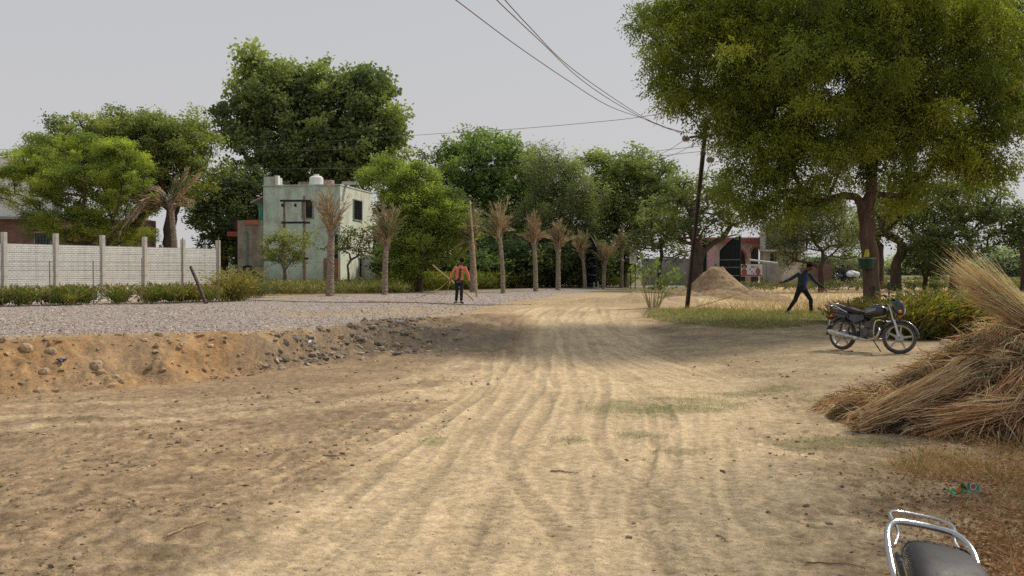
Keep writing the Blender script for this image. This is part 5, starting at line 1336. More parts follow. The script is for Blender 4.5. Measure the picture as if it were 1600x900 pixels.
# bamboo poles
BAM = M('dry_bamboo', (.45, .33, .18), .6, var=.2, scale=4)
def bamboo(label, p0, p1, r0, r1, par=None):
    p0 = Vector(p0); p1 = Vector(p1); T_ = thing('bamboo_pole', label, 'bamboo pole', tuple(p0)); L = (p1-p0)
    n = 16; pts = []; R = []
    for i in range(n):
        for q in (0, .08, .92): t = (i+q)/n; pts.append(L*t+Vector((.02*math.sin(t*5), 0, 0))); R.append((r0+(r1-r0)*t)*(1.12 if q == 0 else 1))
    MB().tube(pts, R, 8).build('culm', BAM, T_, smooth=True)
    m = MB()
    for i in range(1, n, 2): t = i/n; m.tube([L*t+Vector((.02*math.sin(t*5), 0, -.012)), L*t+Vector((.02*math.sin(t*5), 0, .012))], (r0+(r1-r0)*t)*1.18, 8)
    m.build('nodes', M('bamboo_node', (.22, .15, .08), .8) if 'bamboo_node' not in bpy.data.materials else bpy.data.materials['bamboo_node'], T_)
p = at(745, 459, 45); p.z = G(p.x, p.y); bamboo('tall bamboo pole standing upright beside the orange shirted man', p, at(735, 313, 45.6), .05, .032)
p = at(739, 460, 41); p.z = G(p.x, p.y)+.03; bamboo('bamboo pole slanting across behind the orange shirted man', p, at(677, 414, 38.5), .034, .026)
# ropes
ROPE = M('tan_rope', (.42, .27, .13), .9)
def rope(label, pts, r, mat=ROPE, name='rope'):
    P2 = bez(pts, 8); o = Vector(P2[0]); t = MB().tube([p-o for p in P2], r, 6).build(name, mat, smooth=True); t.location = o; tag(t, label, name.replace('_', ' ')); return t
hl = Vector((x2-.66, y2-.10, g2+.96))
def gl(px_, py_, dz=.02): q = gp(px_, py_); q.z = G(q.x, q.y)+dz; return q
rope('taut tan rope stretched from the striding man down to the grass verge', [Vector((x2-.60, y2-.10, g2+.97)), hl, at(1180, 451, 29.9), at(1130, 467, 29.6), gl(1085, 481), gl(1040, 484), gl(1010, 486)], .012)
hl = Vector((x1-.34, y1-.13, g1+.86))
rope('tan cord trailing from the hand of the orange shirted man toward the left', [hl+Vector((0, 0, .05)), at(688, 450, 36.2), at(668, 459, 36), gl(645, 468), gl(610, 472), gl(560, 470)], .012)
rope('short loop of cord hanging below the hand of the orange shirted man', [hl, at(701, 449, 36.4), gl(694, 466), gl(688, 474)], .012)
rope('thin brown hose lying across the gravel in front of the orange shirted man', [gl(380, 469), gl(470, 472), gl(560, 474), gl(650, 475), gl(735, 478), gl(830, 476)], .014, M('brown_hose', (.14, .09, .06), .7), 'hose')
rope('white hose lying along the far edge of the gravel at the left', [gl(-40, 480), gl(30, 475), gl(100, 474), gl(170, 470), gl(205, 469)], .025, WHITEP, 'hose')
rope('black hose heap at the left end of the gravel', [gl(-40, 471, .05), gl(-10, 473, .08), gl(10, 471, .1), gl(28, 474, .05), gl(8, 476, .04), gl(-20, 474, .05)], .03, IRON, 'hose')
# pot tied to the neem trunk
nt_x, nt_y = X(1362, 27.5), 27.5
def on_trunk(px_, py_): q = at(px_, py_, 27.2); return q
q = on_trunk(1357, 411)
T_ = thing('green_bucket', 'dark green bucket strapped around the neem trunk', 'bucket', (q.x, nt_y-.12, q.z))
MB().lathe([(0, -.16), (.19, -.16), (.215, .05), (.225, .11), (.24, .13), (.225, .14), (.21, .13), (.18, -.12), (0, -.13)], n=22).build('body', M('dark_green_tin', (.02, .05, .035), .4, var=.3), T_, smooth=False)
MB().tube([(.235*math.cos(a), .235*math.sin(a), .13) for a in [i*PI/10 for i in range(21)]], .014, 6).build('rim', M('pale_rim', (.2, .25, .23), .4), T_)
T_ = thing('yellow_cloth', 'small yellow cloth knotted above the green bucket on the neem trunk', 'cloth', (q.x-.05, nt_y-.30, q.z+.2))
m = MB(); m.loft([[(-.05, 0, .16), (.0, -.03, .18), (.05, 0, .17), (0, .02, .16)], [(-.07, 0, .06), (0, -.05, .07), (.07, -.01, .05), (0, .03, .06)], [(-.09, 0, -.04), (-.01, -.03, -.02), (.08, 0, -.05), (0, .03, -.03)]]); m.ell((0, -.02, .15), (.04, .03, .03), 10, 6); m.build('knot', M('yellow_cotton', (.55, .45, .05), .9), T_, remesh=.01)
q = on_trunk(1365, 451)
T_ = thing('small_tin', 'small dark tin nailed low on the neem trunk', 'tin', (q.x, nt_y-.32, q.z))
MB().lathe([(0, -.07), (.06, -.07), (.065, .07), (.055, .07), (.05, -.05), (0, -.05)], n=14).build('body', M('dark_tin', (.03, .035, .03), .5), T_)

# ---------------------------------------------------------------- sand heap
HS = M('heap_sand', (.27, .18, .10), .95, var=.3, scale=4, c2=(.40, .28, .165), bmp=.08)
def heap(label, cx, cy, rx_, ry_, h, seed, mat=HS, name='sand_heap', cat='sand heap'):
    n = 110; g = np.linspace(-1.25, 1.25, n); A_, B2 = np.meshgrid(g, g); r = np.sqrt(A_**2+B2**2)
    xs = cx+A_*rx_; ys = cy+B2*ry_
    rr = r+.12*fbm(xs, ys, 1.3, seed, 3)
    z = h*np.clip(1-rr*.97, 0, 1)**.95*1.0
    z = np.where(rr < .12, h*(1-.12*.97)-h*.25*(rr/.12)**2*.1+0, z); z = np.minimum(z, h*.985)
    z = z+(.11*fbm(xs, ys, .6, seed+3, 4)+.09*fbm(xs, ys*1.5, .22, seed+4, 3))*np.clip(1.25-rr, 0, 1)-.12*ss(.85, 1.2, r)
    Zg = gz(xs.ravel(), ys.ravel())+z.ravel()
    idx = np.arange(n*n).reshape(n, n); Fq = np.stack([idx[:-1, :-1], idx[:-1, 1:], idx[1:, 1:], idx[1:, :-1]], -1).reshape(-1, 4)
    o = npmesh(name, np.stack([xs.ravel()-cx, ys.ravel()-cy, Zg-G(cx, cy)], 1), Fq, mat, smooth=True); o.location = (cx, cy, G(cx, cy)); tag(o, label, cat)
cx_ = X(1122, 47); heap('tall pointed heap of tan sand to the right of the leaning pole', cx_, 47, 1.75, 1.9, 1.65, 400)
heap('low spread of sand at the foot of the pointed heap', X(1150, 43), 43.5, 2.6, 1.6, .62, 410)
heap('small low sand heap left of the leaning pole', X(1068, 44), 44, 1.3, 1.2, .5, 420)
heap('small heap of brown earth at the foot of the spiky plant', X(995, 38.5), 38.5, .9, 1.0, .34, 430, M('brown_earth', (.33, .235, .14), .95, var=.3, bmp=.04), 'earth_heap', 'earth heap')
heap('heap of orange soil behind the end of the boundary wall', X(362, 52), 52, 1.7, 1.5, .95, 440, M('orange_soil', (.36, .22, .11), .95, var=.25, bmp=.03), 'earth_heap', 'earth heap')

# ---------------------------------------------------------------- straw heap of reed bundles
def strands(P0, D0, L, w, bend, col, nseg=4, kink=0.):
    """ribbons: start points, directions, lengths"""
    n = len(P0); t = np.linspace(0, 1, nseg+1)
    D0 = D0/np.linalg.norm(D0, axis=1)[:, None]
    pts = P0[:, None]+D0[:, None]*(L[:, None]*t)[:, :, None]+bend[:, None]*(t**2)[None, :, None]*L[:, None, None]
    if kink: pts = pts+np.cumsum(RNG.normal(size=pts.shape)*kink*(L/nseg)[:, None, None], axis=1)
    s = RNG.normal(size=(n, 3)); s = np.cross(D0, s); s /= np.linalg.norm(s, axis=1)[:, None]+1e-9
    ww = w[:, None]*(1-.75*t)[None]
    V = np.stack([pts-s[:, None]*ww[:, :, None], pts+s[:, None]*ww[:, :, None]], 2).reshape(-1, 3)
    k = nseg+1; b0 = (np.arange(n)*2*k)[:, None, None]
    f = np.array([[2*i, 2*i+1, 2*i+3, 2*i+2] for i in range(nseg)])[None]+b0
    return V, f.reshape(-1, 4), np.repeat(col, 2*k, axis=0)
STR = np.array([.64, .41, .225]); STRB = np.array([.36, .18, .095]); STRP = np.array([.86, .65, .41])
RNG = np.random.default_rng(77)
def straw_col(n, pale=.25, brown=.25):
    r = RNG.random(n); c = np.where((r < pale)[:, None], STRP, np.where((r > 1-brown)[:, None], STRB, STR))
    return np.clip(c*(.5+.75*RNG.random((n, 1))), .03, .8)
# hull of the heap, world coords
HC = (5.95, 11.6)
def hull(x, y):
    h_ = np.interp(x-.22, [3.55, 3.7, 3.93, 4.37, 4.95, 5.3, 5.8, 6.6, 7.6, 8.6], [0, .15, .27, .38, .74, .98, 1.22, 1.32, .9, 0])
    yf = np.interp(x-.22, [3.55, 4.5, 5.2, 6, 8.6], [10.95, 10.35, 9.95, 9.75, 10.6])
    yr = 11.55; yb = 13.
    t_ = np.where(y < yr, (yr-y)/(yr-yf), (y-yr)/(yb-yr))
    return h_*np.clip(1-t_**2, 0, 1)**.62*(1+.10*fbm(x, y, .8, 505, 2))
SH = thing('straw_heap', 'big heap of dry brown reed stems at the right edge', 'straw heap', (HC[0], HC[1], G(*HC)))
o3 = np.array(SH.location)
n = 90; gx = np.linspace(3.2, 8.8, n); gy = np.linspace(9.4, 14, n); A_, B2 = np.meshgrid(gx, gy)
hz_ = hull(A_, B2)*.93+.10*fbm(A_, B2, .35, 500, 3)*(hull(A_, B2) > .05)-.06
idx = np.arange(n*n).reshape(n, n); Fq = np.stack([idx[:-1, :-1], idx[:-1, 1:], idx[1:, 1:], idx[1:, :-1]], -1).reshape(-1, 4)
npmesh('matted_core', np.stack([A_.ravel(), B2.ravel(), gz(A_.ravel(), B2.ravel())+hz_.ravel()], 1)-o3, Fq, M('matted_straw', (.06, .036, .02), .95, var=.5, scale=8, bmp=.05), SH, smooth=True)
def bundle_strands(p0, p1, r0, r1, n, L=(.7, 1.1), w=(.0022, .005), fl=.12, grav=.12, pale=.25, brown=.25, plume=False):
    """stems running from p0 toward p1, spread inside a cone"""
    p0 = np.array(p0, float); p1 = np.array(p1, float); d = p1-p0; Ln = np.linalg.norm(d); d /= Ln
    s = np.cross(d, [0, 0, 1.]); s /= np.linalg.norm(s); u = np.cross(s, d)
    a = RNG.random(n)*2*PI; rr = np.sqrt(RNG.random(n)); t0 = RNG.random(n)*(.62 if not plume else .3)-.05
    off = (np.cos(a)*rr)[:, None]*s+(np.sin(a)*rr*.85)[:, None]*u
    P0 = p0+d*(t0*Ln)[:, None]+off*(r0+(r1-r0)*t0)[:, None]
    D0 = d*Ln+off*(r1-r0)+RNG.normal(size=(n, 3))*fl*Ln*.5
    LL = Ln*RNG.uniform(*L, n)
    bd = np.tile([0, 0, -1.], (n, 1))*grav*RNG.random((n, 1))+RNG.normal(size=(n, 3))*.05
    return strands(P0, D0, LL, RNG.uniform(*w, n), bd, straw_col(n, pale, brown), kink=.085)
def join(parts):
    VV = []; FF = []; CC = []; k = 0
    for v_, f_, c_ in parts: VV.append(v_); FF.append(f_+k); CC.append(c_); k += len(v_)
    return np.concatenate(VV), np.concatenate(FF), np.concatenate(CC)
# loose cover stems: fan out from the crest down the slopes
parts = []
n = 24000
ang = RNG.uniform(0, 2*PI, n); ra = np.sqrt(RNG.random(n))
sx_ = 3.82+4.9*RNG.random(n)**1.25; sy_ = RNG.uniform(9.75, 12.6, n)
e_ = .03; h0 = hull(sx_, sy_); gxh = (hull(sx_+e_, sy_)-hull(sx_-e_, sy_))/(2*e_); gyh = (hull(sx_, sy_+e_)-hull(sx_, sy_-e_))/(2*e_)
patchn = fbm(sx_, sy_, .4, 510, 2)*3.2
dxx = -gxh; dyy = -gyh; nn_ = np.hypot(dxx, dyy)+.15; dxx /= nn_; dyy /= nn_
cs, sn = np.cos(patchn), np.sin(patchn); dx2 = dxx*cs-dyy*sn-.55; dy2 = dxx*sn+dyy*cs-.12; q_ = np.hypot(dx2, dy2)+.1; dx2 /= q_; dy2 /= q_
dz2 = gxh*dx2+gyh*dy2
D0 = np.stack([dx2, dy2, np.clip(dz2, -1.3, .6)+.04], 1)+RNG.normal(size=(n, 3))*.42
P0 = np.stack([sx_, sy_, gz(sx_, sy_)+h0+RNG.normal(size=n)*.035-.03], 1)
LL = RNG.uniform(.10, .42, n)*(.6+.4*ss(4, 5.5, sx_))
cl = straw_col(n, .22, .32)*(.88+1.1*fbm(sx_, sy_, .3, 520, 3))[:, None]
ok = h0 > .05
v_, f_, c_ = strands(P0[ok], D0[ok], LL[ok], RNG.uniform(.003, .0075, ok.sum()), np.stack([np.zeros(ok.sum()), np.zeros(ok.sum()), -.25*RNG.random(ok.sum())], 1), cl[ok], kink=.16)
o = npmesh('loose_stems', v_-o3, f_, STRAWM, SH, col=np.clip(c_, .02, .8)); tag(o, kind='stuff')
# bundles lying on it
BUN = [('tied bundle of cut reeds lying lowest, its butt ends pointing left onto the bare earth', (3.58, 10.95, .10), (4.75, 11.0, .50), .13, .22, 2400, .35, .08, .05, .0),
       ('reed bundle lying flat on the heap just above the tied bundle', (4.25, 11.1, .34), (5.6, 11.4, .96), .12, .20, 900, .3, .2, .07, .1),
       ('pale frayed sheaf of grass crowning the heap, its plumes thrown up to the left', (6.05, 11.45, .95), (5.12, 11.4, 1.60), .07, .16, 1300, .8, .05, .07, -.04),
       ('brown reed sheaf sloping down the middle of the heap front', (5.75, 10.9, .95), (4.85, 10.3, .24), .14, .26, 900, .12, .5, .09, .1),
       ('straw sheaf fanning upward at the right side of the heap', (5.95, 10.35, .45), (5.45, 10.45, 1.15), .12, .26, 700, .4, .25, .16, .1),
       ('dark brown sheaf drooping at the bottom right of the heap', (6.3, 10.4, .85), (5.5, 9.9, .20), .14, .24, 800, .12, .5, .10, .1),
       ('light brown reed bundle lying across the foot of the heap', (5.3, 10.3, .42), (4.15, 10.55, .16), .10, .18, 800, .3, .25, .10, .05),
       ('loose pale sheaf leaning over the shoulder of the heap', (5.75, 10.9, .74), (4.95, 10.95, .80), .08, .18, 600, .5, .15, .12, .3)]
for lab, a, b2, r0, r1, cnt, pale, brown, fl_, gv_ in BUN:
    za = G(a[0], a[1]); zb2 = G(b2[0], b2[1]); a = (a[0], a[1], a[2]+za); b2 = (b2[0], b2[1], b2[2]+zb2)
    a = (a[0]+.22, a[1], a[2]); b2 = (b2[0]+.22, b2[1], b2[2])
    T_ = thing('reed_bundle', lab, 'reed bundle', a, group='reed bundles piled on the straw heap')
    top = 'crowning' in lab
    v_, f_, c_ = bundle_strands(a, b2, r0, r1, cnt, L=(.6, 1.2) if top else (.25, .62), plume=top, fl=fl_, grav=gv_, pale=pale, brown=brown, w=(.003, .0075))
    npmesh('stems', v_-np.array(a), f_, STRAWM, T_, col=c_)
    A3 = Vector(a); d3 = Vector(b2)-A3; dn = d3.normalized(); s3 = dn.orthogonal().normalized(); u3 = dn.cross(s3)
    t_ = .12; rr = (r0+(r1-r0)*t_)*1.0
    m = MB()
    for q in (-.02, 0, .02): m.tube([d3*t_+dn*q+(s3*math.cos(k*PI/8)+u3*math.sin(k*PI/8)*.88)*rr for k in range(17)], .011, 6)
    m.build('tie', M('twisted_straw', (.32, .20, .10), .9) if 'twisted_straw' not in bpy.data.materials else bpy.data.materials['twisted_straw'], T_, smooth=True)
# ---------------------------------------------------------------- low plants
RNG = np.random.default_rng(901)
def gh(x, y): return gz(np.asarray(x), np.asarray(y))
def blades(x, y, h, w, col, lean=.35, nseg=2, cv=.25, bend=.4):
    n = len(x); D0 = np.stack([RNG.normal(size=n)*lean, RNG.normal(size=n)*lean, np.ones(n)], 1)
    P0 = np.stack([x, y, gh(x, y)-.01], 1)
    bd = RNG.normal(size=(n, 3))*bend*.6; bd[:, 2] = -abs(bd[:, 2])*.5
    c = np.broadcast_to(np.asarray(col, float), (n, 3))*(1-cv+2*cv*RNG.random((n, 1)))
    return strands(P0, D0, h, w, bd, np.clip(c, .01, .8), nseg)
def scatter_px(n, poly, pw=1.):
    """n ground points spread evenly as seen, inside a polygon of ground points"""
    P_ = wpoly(poly); a = np.array(P_); xs = []; ys = []
    y0, y1_ = a[:, 1].min(), a[:, 1].max(); u0, u1 = (a[:, 0]/a[:, 1]).min(), (a[:, 0]/a[:, 1]).max()
    cnt = 0
    while cnt < n:
        iv = RNG.uniform(1/y1_, 1/y0, n*2) if pw else 1/RNG.uniform(y0, y1_, n*2)
        y = 1/iv; x = RNG.uniform(u0, u1, n*2)*y
        k = inpoly(x, y, P_); xs.append(x[k]); ys.append(y[k]); cnt += k.sum()
    return np.concatenate(xs)[:n], np.concatenate(ys)[:n]
def stuff(name, parts, mat, label, cat, kind='stuff'):
    v_, f_, c_ = join(parts) if isinstance(parts, list) else parts
    o = npmesh(name, v_, f_, mat, col=c_); tag(o, label, cat, kind=kind); return o
def weeds(n_plants, xs, ys, hmean, pal, per=26, leafL=.16, asp=.3, spread=.18):
    """bushy weeds: several stems per plant with leaves along them"""
    V = []; 
    k = len(xs); hh = hmean*(.55+.8*RNG.random(k)); pc = np.asarray(pal)[RNG.integers(0, len(pal), k)]*(.75+.5*RNG.random((k, 1)))
    i = np.repeat(np.arange(k), per); n = len(i)
    t = RNG.random(n)**.7; a = RNG.normal(size=(n, 2))*spread*(.35+t)[:, None]*hh[i][:, None]/.6
    cen = np.stack([xs[i]+a[:, 0], ys[i]+a[:, 1], gh(xs, ys)[i]+t*hh[i]*.85], 1)
    d = np.stack([a[:, 0]*3+RNG.normal(size=n)*.5, a[:, 1]*3+RNG.normal(size=n)*.5, .55+.5*RNG.random(n)], 1); d /= np.linalg.norm(d, axis=1)[:, None]
    cl = pc[i]*(.55+.6*t[:, None])*(.8+.4*RNG.random((n, 1)))
    return leaves(cen, leafL*(.6+.8*RNG.random(n)), d, asp)+(np.repeat(np.clip(cl, .01, .7), 4, axis=0),)
GPAL = [(.20, .22, .04), (.15, .19, .045), (.27, .24, .05), (.12, .15, .04), (.28, .19, .06), (.24, .15, .07)]
# weeds in front of the boundary wall
xs, ys = [], []
for i in range(560):
    px_ = RNG.uniform(-60, 350); Y = np.interp(px_, [-60, 350], [34.0, 38.8])+RNG.normal()*.5+.3
    den = .15+.85*(float(vn(px_/17, 0, 3)) > .42)
    if RNG.random() < den: xs.append(X(px_, Y)); ys.append(Y)
stuff('wall_weeds', [weeds(0, np.array(xs), np.array(ys), .62, GPAL, 42, .19, .22)], LEAF, 'yellow green and rusty weeds along the foot of the boundary wall', 'weeds')
xs, ys = [], []
for i in range(520):
    px_ = RNG.uniform(345, 640); Y = np.interp(px_, [345, 640], [45, 52])+RNG.uniform(0, 7); xs.append(X(px_, Y)); ys.append(Y)
stuff('yard_weeds', [weeds(0, np.array(xs), np.array(ys), .62, [(.20, .22, .06), (.26, .24, .09), (.17, .20, .07), (.31, .27, .13)], 34, .19, .2)], LEAF, 'straggling weeds and shrubs in front of the green house', 'weeds')
xs, ys = [], []
for i in range(900):
    px_ = RNG.uniform(600, 985); Y = np.interp(px_, [600, 985], [53, 76])+RNG.uniform(0, 5); xs.append(X(px_, Y)); ys.append(Y)
stuff('hedge_weeds', [weeds(0, np.array(xs), np.array(ys), .98, [(.19, .21, .04), (.15, .19, .04), (.24, .22, .05), (.13, .165, .04)], 40, .21, .28)], LEAF, 'low yellow green hedge growth behind the row of dried palms', 'hedge')
xs, ys = scatter_px(700, [(1190, 446), (1600, 452), (1640, 437), (1190, 436)])
m_ = ys > 60
stuff('field_edge_weeds', [weeds(0, np.concatenate([xs, RNG.uniform(12, 34, 500)]), np.concatenate([ys, RNG.uniform(60, 76, 500)]), .45, [(.10, .115, .04), (.17, .16, .07), (.075, .09, .035)], 26, .15, .3)], LEAF, 'dark green growth along the far edge of the stubble field', 'weeds')
# leafy plants right of the parked motorcycle
def bush(label, cx, cy, rx_, ry_, h, seed, n=900, pal=GPAL, leafL=.17, asp=.24, name='leafy_plant', cat='plant', per=9, group=None):
    global RNG
    RNG = np.random.default_rng(seed)
    o = thing(name, label, cat, (cx, cy, G(cx, cy)), group=group); o3 = np.array(o.location)
    k = n//per; a = RNG.random(k)*2*PI; r = np.sqrt(RNG.random(k)); xs = cx+r*np.cos(a)*rx_; ys = cy+r*np.sin(a)*ry_
    v_, f_, c_ = weeds(0, xs, ys, h, pal, per*4, leafL, asp, .16); npmesh('foliage', v_-o3, f_, LEAF, o, col=c_)
    v_, f_, c_ = blades(np.repeat(xs, 3), np.repeat(ys, 3), h*(.5+.5*RNG.random(3*k)), np.full(3*k, .006), (.20, .19, .07), .2); npmesh('stems', v_-o3, f_, LEAF, o, col=c_)
    return o
Yb = 22.6
for i, (px_, w_, h, lab) in enumerate([(1412, 26, .80, 'yellow green leafy plant directly behind the front wheel of the parked motorcycle'), (1448, 28, .98, 'tall yellow green leafy plant between the parked motorcycle and the straw heap'), (1487, 26, .98, 'leafy plant with reddish tips just left of the straw heap plumes'), (1522, 24, .85, 'leafy plant partly hidden behind the straw heap')]):
    Y = Yb+.3*i; bush(lab, X(px_, Y), Y, w_*Y/F*1.15, .7, h, 950+i, 1500, GPAL if i != 2 else GPAL+[(.30, .17, .08)]*2)
bush('low reddish weed at the foot of the neem trunk beside the motorcycle seat', X(1330, 26), 26, .5, .4, .45, 960, 400, [(.30, .18, .10), (.26, .16, .09), (.2, .17, .07)])
bush('rusty green weed tuft at the end post of the boundary wall', X(362, 40), 40, .55, .5, 1.15, 961, 700, [(.30, .24, .07), (.24, .22, .06), (.33, .26, .10)])
bush('grey green weed with pale flowers between wall and house', X(388, 44), 44, .7, .5, 1.25, 962, 500, [(.20, .21, .10), (.26, .25, .13)], .12)
# spiky large leafed plant beside the leaning pole
sp_ = gp(1028, 484); T_ = thing('milkweed_plant', 'spiky plant with pale bare stems and broad leaves left of the leaning pole', 'plant', (sp_.x, sp_.y+1., G(sp_.x, sp_.y+1.)))
RNG = np.random.default_rng(970); m = MB(); tips = []
for i in range(24):
    a = RNG.uniform(0, 2*PI); s_ = RNG.uniform(.05, .95); L = RNG.uniform(.6, 1.55); d3 = Vector((math.cos(a)*s_, math.sin(a)*s_*.7, 1)).normalized()
    pts = bez([(0, 0, -.05), tuple(d3*L*.5+Vector((0, 0, .03))), tuple(d3*L+Vector((math.cos(a)*.12, 0, -.06*L)))], 4); m.tube([p+Vector((math.cos(a)*.16, math.sin(a)*.12, 0)) for p in pts], [.016-.0013*q for q in range(len(pts))], 5)
    if i % 2 == 0: tips.append(pts[-1]); tips.append(pts[-3])
m.build('stems', M('pale_stem', (.42, .36, .20), .8), T_)
cen = np.repeat(np.array([tuple(p) for p in tips if p.z > .65]), 12, axis=0); cen = cen+RNG.normal(size=cen.shape)*.14
v_, f_ = leaves(cen, .12+.14*RNG.random(len(cen)), rnd_dirs(len(cen), -.2), .55)
npmesh('foliage', v_, f_, LEAF, T_, col=np.repeat(np.array([(.17, .23, .07)])*(.6+.8*RNG.random((len(cen), 1))), 4, axis=0))
# young trees before the house
tree('young pale green tree with thin crooked limbs in front of the green house', TB(445, 52), PB(52, (430, 385, 24, 18), (460, 378, 26, 18), (445, 400, 30, 16), (484, 365, 9, 8), (416, 400, 9, 8)), (.13, .155, .05), r_trunk=.07, fork=1.3, nclump=70, per=48, leaf=.10, clump=.36, seed=81, name='young_tree', trunkmat=BARKG, step=.3, tip=.01)
tree('thin sapling with few leaves before the sunlit wall of the green house', TB(545, 54), PB(54, (555, 385, 26, 26), (535, 365, 12, 12), (575, 365, 12, 16), (515, 388, 10, 5)), (.11, .135, .04), r_trunk=.06, fork=1.2, nclump=48, per=32, leaf=.11, clump=.36, seed=82, name='young_tree', trunkmat=BARKR, step=.3, tip=.01)
# ---------------------------------------------------------------- grass
RNG = np.random.default_rng(1001)
x, y = scatter_px(15000, [(1005, 489), (1100, 482), (1300, 486), (1320, 506), (1180, 515), (1060, 507), (1005, 497)])
k = fbm(x, y, .5, 600, 3) > -.35; x = x[k]; y = y[k]
pal = np.array([(.22, .24, .07), (.30, .28, .11), (.16, .19, .06), (.40, .33, .17)])[RNG.integers(0, 4, len(x))]
stuff('verge_grass', blades(x, y, .04+.17*RNG.random(len(x))**1.5, np.full(len(x), .006), pal, .6), LEAF, 'green grass verge in front of the stubble field', 'grass')
x, y = scatter_px(16000, [(1085, 480), (1230, 487), (1400, 488), (1640, 490), (1640, 447), (1180, 446), (1140, 452)])
pal = np.array([(.58, .44, .25), (.50, .35, .19), (.64, .50, .30), (.42, .27, .14)])[RNG.integers(0, 4, len(x))]
stuff('stubble', blades(x, y, .06+.18*RNG.random(len(x))*(1+1.2*ss(.1, .4, fbm(x*.3, y, 2.5, 610, 2))), np.full(len(x), .009), pal, .3), STRAWM, 'cut yellow straw stubble over the field', 'stubble')
parts = []
for i, (a, b2, rx_, ry_) in enumerate(PATCH):
    p = gp(a, b2); n = int(900*rx_*ry_+120); an = RNG.random(n)*2*PI; r = np.sqrt(RNG.random(n)); x = p.x+r*np.cos(an)*rx_; y = p.y+r*np.sin(an)*ry_
    k = fbm(x, y, .3, 620+i, 3) > .0; x = x[k]; y = y[k]
    parts.append(blades(x, y, .015+.04*RNG.random(len(x)), np.full(len(x), .0035), (.19, .21, .07), .8))
stuff('ground_grass', parts, LEAF, 'thin green grass creeping over the bare earth', 'grass')
# dry litter and weeds at the lower right, round the straw heap
n = 15000; uu = RNG.uniform(.30, .60, n); y = 1/RNG.uniform(1/10.8, 1/5.3, n); x = uu*y
den = ss(.30, .47, uu+.06*fbm(x, y, .8, 630, 3)+.02*(y-8)); k = (RNG.random(n) < den*.9); x = x[k]; y = y[k]; 
pal = np.array([(.44, .22, .09), (.50, .29, .13), (.32, .15, .065), (.54, .38, .20), (.22, .13, .07)])[RNG.integers(0, 5, len(x))]
v1 = blades(x, y, (.03+.10*RNG.random(len(x)))*(.5+.9*ss(.40, .52, x/y)), np.full(len(x), .0032), pal, .9, 2, bend=.9)
n2 = 5200; uu = RNG.uniform(.38, .6, n2); y = RNG.uniform(8.3, 10.4, n2); x = uu*y; k = fbm(x, y, .45, 645, 3)+.9*(uu-.50) > .0; x = x[k]; y = y[k]; n2 = len(x)
v2 = blades(x, y, .05+.24*RNG.random(n2)**1.6, np.full(n2, .003), np.array([(.48, .28, .12), (.38, .19, .08), (.56, .40, .20), (.27, .22, .09)])[RNG.integers(0, 4, n2)], .6, 3, bend=.7)
n3 = 9000; uu = RNG.uniform(.34, .6, n3); y = 1/RNG.uniform(1/10.5, 1/5.3, n3); x = uu*y; k = RNG.random(n3) < ss(.33, .50, uu+.05*fbm(x, y, .6, 640, 3)); x = x[k]; y = y[k]; n3 = len(x)
dd_ = rnd_dirs(n3, .3); dd_[:, 2] *= .35
lv, lf = leaves(np.stack([x, y, gh(x, y)+.012+.05*RNG.random(n3)**2], 1), .02+.035*RNG.random(n3), dd_, .5)
pal = np.array([(.30, .16, .08), (.40, .24, .12), (.20, .115, .07)])[RNG.integers(0, 3, n3)]
stuff('dry_litter', [v1, v2, (lv, lf, np.repeat(pal, 4, axis=0))], STRAWM, 'rusty dry weeds and leaf litter at the foot of the straw heap', 'dry litter')
# scattered leaf and straw bits over the yard
n = 5200; uu = RNG.uniform(-.56, .5, n); y = 1/RNG.uniform(1/19., 1/4.6, n); x = uu*y
cx_ = np.interp(y, [0, 5.8, 10, 15.5, 21.5], [-.6, .1, .75, 1.5, 1.15]); k = RNG.random(n) < (.12+.88*ss(1.2, 2.4, np.abs(x-cx_)))*ss(-.25, .35, fbm(x, y, 1.1, 650, 3)); x = x[k]; y = y[k]; n = len(x)
dd_ = rnd_dirs(n); dd_[:, 2] *= .25
lv, lf = leaves(np.stack([x, y, gh(x, y)+.006+.006*RNG.random(n)], 1), .02+.06*RNG.random(n)**3+.01, dd_, .3)
pal = np.array([(.26, .17, .10), (.16, .11, .07), (.48, .37, .22), (.33, .22, .12)])[RNG.integers(0, 4, n)]
stuff('leaf_scraps', (lv, lf, np.repeat(pal, 4, axis=0)), STRAWM, 'scraps of dry leaf and straw scattered over the bare earth', 'leaf scraps')
# ---------------------------------------------------------------- stones and clods
STONEM, nt, b, out = newmat('stone_scatter')
a = N(nt, 'Attribute', attribute_name='Col'); nt.links.new(mixc(nt, 1., a.outputs[0], ramp(nt, noise(nt, 25, 4, .6, coords(nt, True)), [(.3, .75), (.7, 1.15)]), 'MULTIPLY'), b.inputs['Base Color']); b.inputs['Roughness'].default_value = .92
ICO = bmesh.new(); bmesh.ops.create_icosphere(ICO, subdivisions=1, radius=1); ICV = np.array([v_.co[:] for v_ in ICO.verts]); ICF = np.array([[q.index for q in f_.verts] for f_ in ICO.faces]); ICO.free()
OCV = np.array([(1, 0, 0), (-1, 0, 0), (0, 1, 0), (0, -1, 0), (0, 0, 1), (0, 0, -1)], float); OCF = np.array([(0, 2, 4), (2, 1, 4), (1, 3, 4), (3, 0, 4), (2, 0, 5), (1, 2, 5), (3, 1, 5), (0, 3, 5)])
